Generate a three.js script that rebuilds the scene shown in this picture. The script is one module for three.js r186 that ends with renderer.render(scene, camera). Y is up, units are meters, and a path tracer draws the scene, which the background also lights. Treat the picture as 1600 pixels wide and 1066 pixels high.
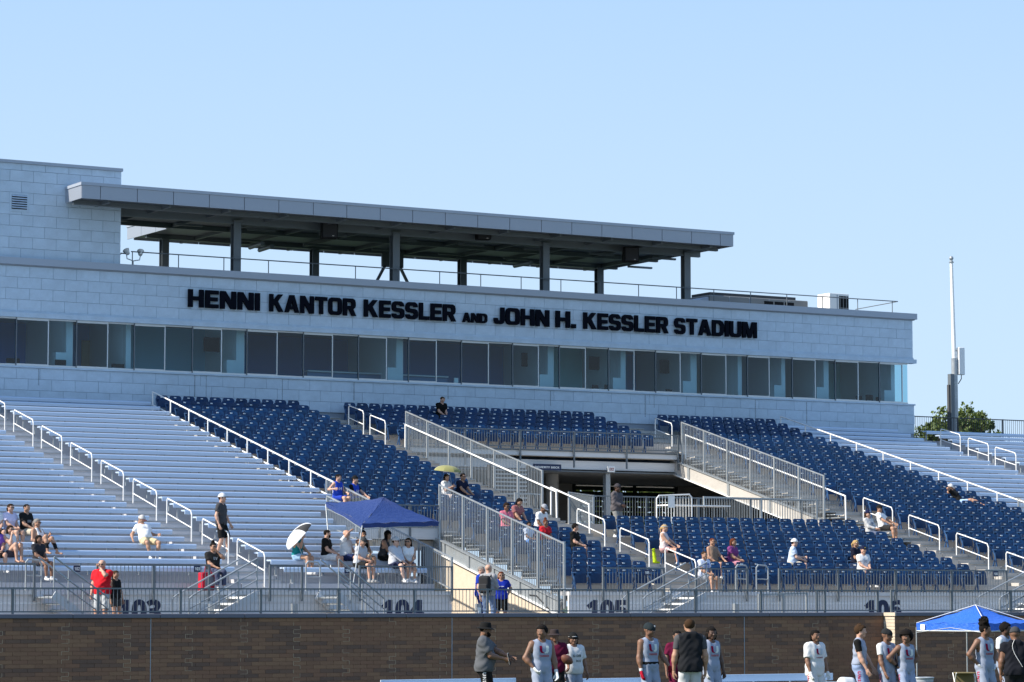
import * as THREE from 'three';
import { mergeGeometries, mergeVertices } from 'three/addons/utils/BufferGeometryUtils.js';
import { FontLoader } from 'three/addons/loaders/FontLoader.js';
import { TextGeometry } from 'three/addons/geometries/TextGeometry.js';
import { RoundedBoxGeometry } from 'three/addons/geometries/RoundedBoxGeometry.js';

// ---------------------------------------------------------------- camera, sky, sun, exposure
const EYE = 2.15;                                  // eye height above the playing field
const F = 4580, AL = 30.4 * Math.PI / 180, HZ = 942.7, PW = 1600, PH = 1066;
const PITCH = Math.atan((HZ - PH / 2) / F);
const scene = new THREE.Scene();
const camera = new THREE.PerspectiveCamera(2 * Math.atan(PH / 2 / F) * 180 / Math.PI, PW / PH, 0.5, 6000);
camera.position.set(0, EYE, 0);
const FWD = new THREE.Vector3(Math.sin(AL) * Math.cos(PITCH), Math.sin(PITCH), -Math.cos(AL) * Math.cos(PITCH));
camera.lookAt(FWD.x, EYE + FWD.y, FWD.z);
scene.add(camera);

const SUN = new THREE.Vector3(-0.776, 0.616, -0.137).normalize();
const sun = new THREE.DirectionalLight(new THREE.Color(1, 0.93, 0.82), 4.4);
sun.position.copy(SUN).multiplyScalar(150).add(new THREE.Vector3(55, 0, -85));
sun.target.position.set(55, 0, -85);
sun.castShadow = true;
sun.shadow.mapSize.set(4096, 4096);
Object.assign(sun.shadow.camera, { left: -70, right: 70, top: 60, bottom: -60, near: 1, far: 320 });
scene.add(sun, sun.target);

{ // clear sky: pale at the horizon, deeper blue above, a broad brightening towards the sun
  const w = 512, h = 256, d = new Float32Array(w * h * 4);
  const hor = [0.63, 0.835, 1.06], low = [0.395, 0.64, 1.02], zen = [0.09, 0.24, 0.60];
  const ss = (a, b, x) => { const t = Math.min(1, Math.max(0, (x - a) / (b - a))); return t * t * (3 - 2 * t); };
  for (let j = 0; j < h; j++) {
    const el = ((j + 0.5) / h - 0.5) * Math.PI, deg = el * 180 / Math.PI;
    for (let i = 0; i < w; i++) {
      const az = ((i + 0.5) / w - 0.5) * 2 * Math.PI, c = Math.cos(el);
      const dx = Math.cos(az) * c, dy = Math.sin(el), dz = Math.sin(az) * c;
      const cs = Math.max(0, dx * SUN.x + dy * SUN.y + dz * SUN.z);
      const g = 0.22 * Math.pow(cs, 4) + 0.35 * Math.pow(cs, 24);
      const o = (j * w + i) * 4;
      for (let k = 0; k < 3; k++) {
        let v = deg >= 0 ? hor[k] + (low[k] - hor[k]) * ss(2, 19, deg) : hor[k] * 0.5;
        if (deg > 0) v += (zen[k] - low[k]) * ss(12, 80, deg);
        d[o + k] = (v + g * [1, 0.95, 0.85][k]) * 0.60;
      }
      d[o + 3] = 1;
    }
  }
  const t = new THREE.DataTexture(d, w, h, THREE.RGBAFormat, THREE.FloatType);
  t.mapping = THREE.EquirectangularReflectionMapping;
  t.magFilter = t.minFilter = THREE.LinearFilter;
  t.needsUpdate = true;
  scene.background = t; scene.environment = t;
}
const renderer = new THREE.WebGLRenderer({ antialias: true });
renderer.toneMapping = THREE.LinearToneMapping;
renderer.toneMappingExposure = 1.65;
renderer.shadowMap.enabled = true;

// ---------------------------------------------------------------- helpers
const V = (x, y, z) => new THREE.Vector3(x, y, z);
let seed = 7;
const rnd = () => { seed = (seed * 1664525 + 1013904223) >>> 0; return seed / 4294967296; };
const rr = (a, b) => a + (b - a) * rnd();
// a pixel of the photograph gives a direction; distance comes from the plane (z = -D, or x = X) the thing stands on
const RGT = V(Math.cos(AL), 0, Math.sin(AL)), UPV = new THREE.Vector3().crossVectors(RGT, FWD);
const ray = (x, y) => V(0, 0, 0).addScaledVector(RGT, (x - 800) / F).addScaledVector(UPV, (533 - y) / F).add(FWD);
const atD = (x, y, D) => { const r = ray(x, y); r.multiplyScalar(D / -r.z); r.y += EYE; return r; };
const atX = (x, y, X) => { const r = ray(x, y); r.multiplyScalar(X / r.x); r.y += EYE; return r; };
const toPx = p => { const q = p.clone(); q.y -= EYE; const d = q.dot(FWD); return [800 + F * q.dot(RGT) / d, 533 - F * q.dot(UPV) / d, d]; };
// the seating bowl: row n, counted down from row -11 under the press box to row 18 at the front
const RUN = 0.86, RISE = 0.226;
const DN = n => 89.43 - RUN * n, TN = n => EYE + 4.395 - RISE * n, NA = D => (89.43 - D) / RUN;
const onRow = (px, n, dz = 0) => { const D = DN(n) - dz; return V(atD(px, 700, D).x, TN(n), -D); };
// height of the sloping line through the rows at distance D
const SL = D => TN(NA(D));
// the field falls gently to the foot of the wall
const GY = z => -0.42 * Math.min(1, Math.max(0, (-z - 57) / 11));

const used = {};
function numbered(n) { const k = used[n] = (used[n] ?? -1) + 1; return k ? n + '_' + String(k).padStart(3, '0') : n; }
function shadows(o) { o.traverse(m => { if (m.isMesh) { m.castShadow = true; m.receiveShadow = true; } }); }
function thing(name, label, category, p = [0, 0, 0], yaw = 0, group) {
  const g = new THREE.Group(); g.name = numbered(name); scene.add(g);
  g.position.set(...(p.isVector3 ? p.toArray() : p)); g.rotation.y = yaw; g.userData = { label, category };
  if (group) g.userData.group = group;
  return g;
}
function mesh(name, geo, mat, parent, kind) {
  const m = new THREE.Mesh(geo, mat); m.name = parent === scene ? numbered(name) : name; m.castShadow = m.receiveShadow = true;
  if (kind) m.userData.kind = kind;
  parent.add(m); return m;
}
class MB { // collects boxes and bars into one geometry, uv in metres
  constructor() { this.p = []; this.n = []; this.u = []; this.i = []; }
  quad(a, b, c, d, nn, us, vs) {
    const k = this.p.length / 3;
    for (const q of [a, b, c, d]) this.p.push(q.x, q.y, q.z);
    for (let j = 0; j < 4; j++) this.n.push(nn.x, nn.y, nn.z);
    this.u.push(0, 0, us, 0, us, vs, 0, vs);
    this.i.push(k, k + 1, k + 2, k, k + 2, k + 3); return this;
  }
  obox(c, ax, ay, az) { // centre and three half axes
    const P = (i, j, k) => c.clone().addScaledVector(ax, i).addScaledVector(ay, j).addScaledVector(az, k);
    const x = ax.length() * 2, y = ay.length() * 2, z = az.length() * 2;
    const nx = ax.clone().normalize(), ny = ay.clone().normalize(), nz = az.clone().normalize();
    this.quad(P(-1, -1, 1), P(1, -1, 1), P(1, 1, 1), P(-1, 1, 1), nz, x, y);
    this.quad(P(1, -1, -1), P(-1, -1, -1), P(-1, 1, -1), P(1, 1, -1), nz.clone().negate(), x, y);
    this.quad(P(1, -1, 1), P(1, -1, -1), P(1, 1, -1), P(1, 1, 1), nx, z, y);
    this.quad(P(-1, -1, -1), P(-1, -1, 1), P(-1, 1, 1), P(-1, 1, -1), nx.clone().negate(), z, y);
    this.quad(P(-1, 1, 1), P(1, 1, 1), P(1, 1, -1), P(-1, 1, -1), ny, x, z);
    this.quad(P(-1, -1, -1), P(1, -1, -1), P(1, -1, 1), P(-1, -1, 1), ny.clone().negate(), x, z);
    return this;
  }
  box(x0, y0, z0, x1, y1, z1) {
    return this.obox(V((x0 + x1) / 2, (y0 + y1) / 2, (z0 + z1) / 2), V(Math.abs(x1 - x0) / 2, 0, 0), V(0, Math.abs(y1 - y0) / 2, 0), V(0, 0, Math.abs(z1 - z0) / 2));
  }
  rbar(a, b, w, h = w) { // rectangular bar
    const d = b.clone().sub(a), L = d.length(); d.normalize();
    const ref = Math.abs(d.y) > 0.95 ? V(0, 0, 1) : V(0, 1, 0);
    const s = new THREE.Vector3().crossVectors(ref, d).normalize(), t = new THREE.Vector3().crossVectors(d, s);
    return this.obox(a.clone().add(b).multiplyScalar(0.5), s.multiplyScalar(w / 2), t.multiplyScalar(h / 2), d.multiplyScalar(L / 2));
  }
  tube(a, b, r, seg = 8, r2 = r) {
    const d = b.clone().sub(a), L = d.length(); d.normalize();
    const ref = Math.abs(d.y) > 0.95 ? V(0, 0, 1) : V(0, 1, 0);
    const s = new THREE.Vector3().crossVectors(ref, d).normalize(), t = new THREE.Vector3().crossVectors(d, s);
    const k = this.p.length / 3;
    for (let j = 0; j <= seg; j++) {
      const an = j / seg * Math.PI * 2, n = s.clone().multiplyScalar(Math.cos(an)).addScaledVector(t, Math.sin(an));
      for (const [q, rad, v] of [[a, r, 0], [b, r2, L]]) {
        this.p.push(q.x + n.x * rad, q.y + n.y * rad, q.z + n.z * rad); this.n.push(n.x, n.y, n.z); this.u.push(j / seg * 6.28 * r, v);
      }
    }
    for (let j = 0; j < seg; j++) { const q = k + j * 2; this.i.push(q, q + 2, q + 1, q + 1, q + 2, q + 3); }
    for (const [q, rad, sg] of [[a, r, -1], [b, r2, 1]]) {
      const c = this.p.length / 3; this.p.push(q.x, q.y, q.z); this.n.push(d.x * sg, d.y * sg, d.z * sg); this.u.push(0, 0);
      for (let j = 0; j <= seg; j++) {
        const an = j / seg * Math.PI * 2, n = s.clone().multiplyScalar(Math.cos(an)).addScaledVector(t, Math.sin(an));
        this.p.push(q.x + n.x * rad, q.y + n.y * rad, q.z + n.z * rad); this.n.push(d.x * sg, d.y * sg, d.z * sg); this.u.push(0, 0);
      }
      for (let j = 0; j < seg; j++) sg > 0 ? this.i.push(c, c + 1 + j, c + 2 + j) : this.i.push(c, c + 2 + j, c + 1 + j);
    }
    return this;
  }
  path(pts, r, seg = 8) { // round pipe with balls at the bends
    for (let j = 0; j + 1 < pts.length; j++) this.tube(pts[j], pts[j + 1], r, seg);
    for (let j = 1; j + 1 < pts.length; j++) this.add(new THREE.SphereGeometry(r * 1.02, seg, 6).translate(...pts[j].toArray()));
    return this;
  }
  add(g) {
    const k = this.p.length / 3, n = g.attributes.position.count;
    this.p.push(...g.attributes.position.array); this.n.push(...g.attributes.normal.array);
    if (g.attributes.uv) this.u.push(...g.attributes.uv.array); else for (let j = 0; j < n * 2; j++) this.u.push(0);
    if (g.index) for (const q of g.index.array) this.i.push(k + q); else for (let j = 0; j < n; j++) this.i.push(k + j);
    return this;
  }
  geo() {
    const g = new THREE.BufferGeometry();
    g.setAttribute('position', new THREE.Float32BufferAttribute(this.p, 3));
    g.setAttribute('normal', new THREE.Float32BufferAttribute(this.n, 3));
    g.setAttribute('uv', new THREE.Float32BufferAttribute(this.u, 2));
    g.setIndex(this.i); return g;
  }
  build(name, mat, parent, kind) { return mesh(name, this.geo(), mat, parent, kind); }
}
const box = (...a) => new MB().box(...a);

// ---------------------------------------------------------------- materials
function noiseTex(size, base, amp, scales, rep, srgb = true, sd = 1) { // tiling value noise in several scales
  const d = new Uint8Array(size * size * 4); let s = sd * 7919;
  const R = () => { s = (s * 1664525 + 1013904223) >>> 0; return s / 4294967296; };
  const grids = scales.map(n => { const g = new Float32Array(n * n); for (let i = 0; i < g.length; i++) g[i] = R() - 0.5; return [n, g]; });
  for (let y = 0; y < size; y++) for (let x = 0; x < size; x++) {
    let v = 0;
    grids.forEach(([n, g], k) => {
      const fx = x / size * n, fy = y / size * n, ix = fx | 0, iy = fy | 0, tx = fx - ix, ty = fy - iy;
      const q = (a, b) => g[(b % n) * n + a % n], sx = tx * tx * (3 - 2 * tx), sy = ty * ty * (3 - 2 * ty);
      v += ((q(ix, iy) * (1 - sx) + q(ix + 1, iy) * sx) * (1 - sy) + (q(ix, iy + 1) * (1 - sx) + q(ix + 1, iy + 1) * sx) * sy) / (k * 0.5 + 1);
    });
    const o = (y * size + x) * 4;
    for (let k = 0; k < 3; k++) d[o + k] = Math.max(0, Math.min(255, base[k] + amp * v * 2));
    d[o + 3] = 255;
  }
  const t = new THREE.DataTexture(d, size, size); t.wrapS = t.wrapT = THREE.RepeatWrapping; t.repeat.set(rep, rep);
  t.magFilter = THREE.LinearFilter; t.minFilter = THREE.LinearMipmapLinearFilter; t.generateMipmaps = true;
  if (srgb) t.colorSpace = THREE.SRGBColorSpace;
  t.needsUpdate = true; return t;
}
const grain = noiseTex(256, [240, 240, 240], 6, [5, 17, 61, 128], 0.45);
const coarse = noiseTex(256, [205, 205, 205], 48, [9, 31, 90, 128], 0.7, true, 11);
const fineBump = noiseTex(256, [128, 128, 128], 90, [64, 128, 200], 1.2, false, 3);
const rough = noiseTex(256, [190, 190, 190], 70, [7, 23, 90], 0.6, false, 5);
const lin = (r, g, b) => new THREE.Color().setRGB(r, g, b);
const matte = (c, r = 0.9, sp = 0.25) => new THREE.MeshPhysicalMaterial({ color: Array.isArray(c) ? lin(...c) : lin(c, c, c), roughness: r, specularIntensity: sp });
const mat = (c, r = 0.7, m = 0, o = {}) => new THREE.MeshStandardMaterial({ color: Array.isArray(c) ? lin(...c) : c, roughness: r, metalness: m, ...o });
const stone = [0, 1, 2, 3].map(i => mat([0.545 + i * 0.006, 0.66 + i * 0.006, 0.765 + i * 0.006], 0.75, 0, { map: grain, bumpMap: fineBump, bumpScale: 0.0015 }));
const M = {
  joint: mat([0.30, 0.34, 0.39], 0.9),
  coping: mat([0.36, 0.40, 0.46], 0.5, 0.2),
  wallCap: mat([0.15, 0.15, 0.19], 0.7, 0, { map: grain }),
  metalPanel: mat([0.33, 0.36, 0.41], 0.4, 0.3),
  steelDark: matte([0.075, 0.076, 0.078], 0.7, 0.4),
  steel: mat([0.15, 0.17, 0.185], 0.5, 0.3),
  galv: mat([0.36, 0.385, 0.40], 0.5, 0.4, { roughnessMap: rough }),
  white: mat([0.80, 0.79, 0.76], 0.45),
  alu: mat([0.52, 0.63, 0.78], 0.42, 0.3),
  benchTread: mat([0.44, 0.45, 0.48], 0.65, 0.15, { map: grain }),
  aluTread: mat([0.58, 0.575, 0.585], 0.6, 0.1, { map: grain }),
  concrete: mat([0.50, 0.47, 0.43], 0.9, 0, { map: grain, bumpMap: fineBump, bumpScale: 0.002 }),
  concreteDark: mat([0.24, 0.235, 0.225], 0.9, 0, { map: grain }),
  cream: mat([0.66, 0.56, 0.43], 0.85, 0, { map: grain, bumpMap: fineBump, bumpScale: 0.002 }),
  fascia: mat([0.72, 0.72, 0.72], 0.6, 0, { map: grain }),
  navy: mat([0.006, 0.016, 0.06], 0.5),
  letter: matte([0.003, 0.004, 0.009], 0.8, 0.15),
  dark: matte([0.04, 0.04, 0.042], 0.8, 0.3),
  black: matte([0.014, 0.014, 0.015], 0.8, 0.25),
  slat: matte([0.035, 0.045, 0.04], 0.7, 0.4),
  cmu: mat([0.20, 0.195, 0.185], 0.9, 0, { map: grain }),
  turf: mat([0.05, 0.09, 0.03], 0.95, 0, { map: coarse }),
  room: mat([0.085, 0.155, 0.26], 0.9), roomLight: mat([0.72, 0.76, 0.77], 0.9), ceil: mat([0.40, 0.44, 0.47], 0.95), carpet: mat([0.07, 0.08, 0.10], 0.95),
  whiteCol: mat([0.62, 0.65, 0.65], 0.7), door: mat([0.50, 0.36, 0.20], 0.6),
  frame: mat([0.62, 0.64, 0.64], 0.4, 0.3),
  glass: new THREE.MeshPhysicalMaterial({ color: lin(0.60, 0.80, 0.87), roughness: 0.02, transmission: 1, thickness: 0, ior: 1.45, side: THREE.DoubleSide }),
  hvac: mat([0.26, 0.26, 0.25], 0.6, 0.2, { map: grain }),
};
// ---------------------------------------------------------------- ground
{
  const zs = [2000, 200, 0, -40, -57, -60, -64, -68, -120, -2000], g = new THREE.PlaneGeometry(4000, 1, 40, zs.length - 1).rotateX(-Math.PI / 2), p = g.attributes.position, u = g.attributes.uv;
  for (let i = 0; i < p.count; i++) { const z = zs[Math.floor(i / 41)]; p.setY(i, GY(z)); p.setZ(i, z); u.setXY(i, p.getX(i) * 0.4, z * 0.4); }
  g.computeVertexNormals();
  mesh('playing_field', g, M.turf, scene, 'structure');
  const c = box(10, -0.3, -72.0, 105, EYE - 0.68, -98).build('concourse', M.concrete, scene, 'structure');
  c.userData.label = 'raised concrete concourse between brick wall and stands';
}
const font = await new FontLoader().loadAsync('fonts/droid/droid_sans_bold.typeface.json');
function textGeo(s, size, depth, bold = 0) {
  const g = new TextGeometry(s, { font, size, depth, curveSegments: 4, bevelEnabled: bold > 0, bevelThickness: 0.004, bevelSize: bold, bevelSegments: 1 });
  g.computeBoundingBox(); return g;
}
function fitText(s, x0, x1, y0, y1, z, depth, bold = 0) { // stretched to fill a rectangle on a wall facing the field
  const g = textGeo(s, 1, 0.2, bold), b = g.boundingBox;
  const sx = (x1 - x0) / (b.max.x - b.min.x), sy = (y1 - y0) / (b.max.y - b.min.y);
  g.translate(-b.min.x, -b.min.y, -b.min.z); g.scale(sx, sy, depth / (b.max.z - b.min.z)); g.translate(x0, y0, z); g.computeVertexNormals(); return g;
}

// ---------------------------------------------------------------- brick wall round the field
const brickMats = [[0.298, 0.155, 0.089], [0.272, 0.139, 0.081], [0.317, 0.167, 0.094], [0.286, 0.143, 0.084], [0.206, 0.115, 0.077], [0.181, 0.104, 0.073], [0.237, 0.126, 0.080]].map(c => mat(c, 0.9, 0, { map: grain }));
const mortar = mat([0.28, 0.155, 0.085], 0.95, 0, { map: grain });
const paleMortar = mat([0.46, 0.33, 0.22], 0.95);
const WTOP = EYE - 0.28;
let brickBudget = 300;
function brickWall(label, x0, x1, D, o = {}) {
  const w = thing('brick_wall', label, 'wall', [x0, 0, -D]); const L = x1 - x0, top = WTOP - 0.11 - (o.drop || 0);
  box(0, -0.5, -0.35, L, top, -0.012).build('wall_core', mortar, w);
  for (let x = -0.03; x < L + 0.03; x += 2.43) { // coping stones butt with a small gap
    const e = Math.min(x + 2.42, L + 0.03);
    mesh('coping_stone', new RoundedBoxGeometry(e - x, 0.11, 0.46, 1, 0.012).translate((x + e) / 2, top + 0.055, -0.175), M.wallCap, w);
  }
  const CH = 0.1055, list = [];
  let row = 0;
  for (let y = top - 0.006; y - CH > -0.46; y -= CH, row++) {
    // running bond of long units; dark units come in small runs
    let x = -(row % 2) * 0.2 - 0.05, tone = 0, run = 0;
    while (x < L) {
      const len = 0.406, a = Math.max(0, x), b = Math.min(L, x + len - 0.007);
      if (run-- <= 0) { tone = rnd() < 0.4 ? 4 : 0; run = Math.floor(rnd() * 3); }
      if (b - a > 0.03) list.push([a, b, y - CH + 0.007, y, tone + Math.floor(rnd() * (tone ? 3 : 4)), rr(0, 0.004)]);
      x += len;
    }
  }
  // pale mortar toothing where the wall was built in lifts
  const lm = new MB();
  for (let k = 0, x = 0.55; x < L - 0.5; x += 1.32 + rr(0, 0.5), k++) for (let q = 0, y = top - 0.006 - CH * (k % 3); y > -0.4; y -= CH, q++) {
    if (rnd() < 0.25) continue; const o = q % 2 ? 0.2 : 0; lm.box(x + o - 0.006, y - CH + 0.007, -0.01, x + o + 0.006, y, 0.0065); if (rnd() < 0.7) lm.box(x, y - CH - 0.003, -0.01, x + 0.2, y - CH + 0.006, 0.0066);
  }
  if (L > 4) lm.build('pale_mortar', paleMortar, w, 'stuff');
  const vis = list.filter(q => { const p = toPx(V(x0 + q[0], q[2], -D)); return p[0] > -15 && p[0] < 1615 && p[1] < 1080; });
  vis.sort((a, b) => toPx(V(x0 + a[0], a[2], -D))[2] - toPx(V(x0 + b[0], b[2], -D))[2]);
  const single = new Set(vis.filter(q => q[1] - q[0] > 0.3).slice(0, Math.min(brickBudget, o.single ?? 0))); brickBudget -= single.size;
  const unit = new THREE.BoxGeometry(1, 1, 1);
  const rest = brickMats.map(() => []);
  for (const q of list) {
    const [a, b, c, d, m, pr] = q;
    if (single.has(q)) {
      const k = mesh('brick', unit, brickMats[m], w); k.position.set((a + b) / 2, (c + d) / 2, -0.03 + pr); k.scale.set(b - a, d - c, 0.06);
    } else rest[m].push(q);
  }
  const bm = new THREE.InstancedMesh(unit, mat([1, 1, 1], 0.9, 0, { map: grain }), list.length - single.size);
  let k = 0; const mx = new THREE.Matrix4();
  rest.forEach((r, m) => r.forEach(([a, b, c, d, , pr]) => {
    mx.makeScale(b - a, d - c, 0.06).setPosition((a + b) / 2, (c + d) / 2, -0.03 + pr); bm.setMatrixAt(k, mx); bm.setColorAt(k, brickMats[m].color); k++;
  }));
  bm.name = 'brick_field'; bm.userData.kind = 'stuff'; bm.castShadow = bm.receiveShadow = true; w.add(bm);
  for (const jx of o.joints || []) box(jx - x0 - 0.008, -0.5, -0.01, jx - x0 + 0.008, top, 0.012).build('sealant_joint', M.coping, w);
  return w;
}
const WD = 71;
const XR0 = atD(1295, 1000, WD).x, XR1 = atD(1399, 1000, WD).x;
brickWall('long brown brick field wall behind the bucket-hat coach', 14, XR0, WD, { single: 300, joints: [atD(706, 1000, WD).x, atD(1163, 1000, WD).x, atD(235, 1000, WD).x] });
brickWall('short recessed brick wall behind the black-sleeved player', XR0, XR1, WD + 0.55);
brickWall('brown brick field wall behind the bright blue tent', XR1, 92, WD);
{ // brick wall end by the recess; sunlit side painted in as tan
  const q = thing('wall_end_pier', 'brick pier end painted in sunlit tan, facing the recess in the wall', 'pier', [XR1, 0, -WD]);
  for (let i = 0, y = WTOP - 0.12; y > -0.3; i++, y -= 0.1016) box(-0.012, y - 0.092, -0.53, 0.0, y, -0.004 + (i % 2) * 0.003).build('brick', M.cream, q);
  box(-0.05, WTOP - 0.108, -0.56, 0.0, WTOP - 0.004, 0.06).build('coping_stone', M.cream, q);  // cap end carries the same painted sunlit tan
}

// ---------------------------------------------------------------- fences and rails
function fence(label, a, b, h, o = {}) {
  const { pk = 0.112, step = 2.3, m = M.steel, down = 0, group, pr = 0.0065, post = 0.055, name = 'picket_fence', posts } = o;
  const g = thing(name, label, 'fence', a, 0, group), d = b.clone().sub(a), L = Math.hypot(d.x, d.z);
  const at = t => d.clone().multiplyScalar(t), up = V(0, h, 0);
  new MB().rbar(at(0).add(up), at(1).add(up), 0.045, 0.04).build('top_rail', m, g);
  new MB().rbar(at(0).add(V(0, 0.06, 0)), at(1).add(V(0, 0.06, 0)), 0.035, 0.035).build('bottom_rail', m, g);
  if (o.mid) new MB().rbar(at(0).add(V(0, h - 0.14, 0)), at(1).add(V(0, h - 0.14, 0)), 0.03, 0.03).build('middle_rail', m, g);
  const n = Math.max(1, Math.round(L / step)), pw = posts || [...Array(n + 1).keys()].map(i => i / n);
  for (const t of pw) {
    const q = at(t), dn = o.downAt ? o.downAt(t) : down;
    box(q.x - post / 2, q.y - dn, q.z - post / 2, q.x + post / 2, q.y + h + 0.025, q.z + post / 2).build('post', m, g);
  }
  const mb = new MB(), c = Math.floor(L / pk);
  for (let i = 1; i < c; i++) { const q = at(i / c); mb.box(q.x - pr, q.y + 0.06, q.z - pr, q.x + pr, q.y + h, q.z + pr); }
  if (c > 1) mb.build('pickets', m, g, 'stuff');
  return g;
}
function hoopRail(label, X, n0, n1, group) { // white pipe loop standing on the steps
  const D0 = DN(n0), D1 = DN(n1), g = thing('aisle_handrail', label, 'handrail', [X, SL(D0), -D0], 0, group);
  const dy = SL(D1) - SL(D0), dz = D0 - D1, h = 0.92, r = 0.020, c = 0.08;
  new MB().path([V(0, 0.16, 0), V(0, h - c, 0), V(0, h - c * 0.2, c * 0.6), V(0, h + dy * (1 - c / dz) + 0.02, dz - c * 0.8), V(0, h + dy - c, dz), V(0, dy + 0.0, dz)], r, 8).build('loop', M.white, g);
  new MB().tube(V(0, h * 0.5, 0), V(0, h * 0.5 + dy, dz), r * 0.9, 8).build('middle_rail', M.white, g);
  return g;
}
const wallFence = (x0, x1, D, label) => fence(label, V(x0, WTOP - 0.0, -D - 0.17), V(x1, WTOP, -D - 0.17), 0.66, { step: 2.35, group: 'fence along the top of the field wall', down: 0.0 });
wallFence(20, XR0, WD, 'grey picket fence on the long brick wall');
wallFence(XR0 + 0.1, XR1 - 0.1, WD + 0.55, 'grey picket fence on the recessed brick wall');
wallFence(XR1, 90, WD, 'grey picket fence on the brick wall behind the bright blue tent');

// ---------------------------------------------------------------- press box
const DB = 99.7, BX0 = 20, BX1 = 78.5;
const Y = r => EYE + r;
const stain = new THREE.MeshStandardMaterial({ color: lin(0.12, 0.13, 0.14), roughness: 0.9, transparent: true, opacity: 0.16 });
const pressBox = thing('press_box', 'long pale block press box with a strip of windows and black lettering', 'building', [0, 0, 0]);
function part(name, parent) { const g = new THREE.Group(); g.name = name; parent.add(g); return g; }
function blockWork(parent, x0, x1, D, courses, off = 0, W = 0.905) { // courses: [y0,y1] from the top down
  const geos = {};
  courses.forEach(([y0, y1], i) => {
    const h = y1 - y0 - 0.010;
    let x = x0 - ((i + off) % 2 ? W / 2 : 0) - 0.16;
    for (; x < x1; x += W) {
      const a = Math.max(x0, x), b = Math.min(x1, x + W - 0.010); if (b - a < 0.05) continue;
      const key = (b - a).toFixed(3) + '_' + h.toFixed(3) + '_' + Math.floor(rnd() * 5);
      if (!geos[key]) { geos[key] = box(-(b - a) / 2, -h / 2, -0.05, (b - a) / 2, h / 2, 0); const du = rr(0, 9), dv = rr(0, 9); geos[key].u = geos[key].u.map((q, k2) => q + (k2 % 2 ? dv : du)); geos[key].g = geos[key].geo(); }
      const q = mesh('block', geos[key].g, stone[Math.floor(rnd() * 4)], parent); q.position.set((a + b) / 2, y0 + h / 2 + 0.0045, -D + rr(0, 0.0035));
    }
  });
}
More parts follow.
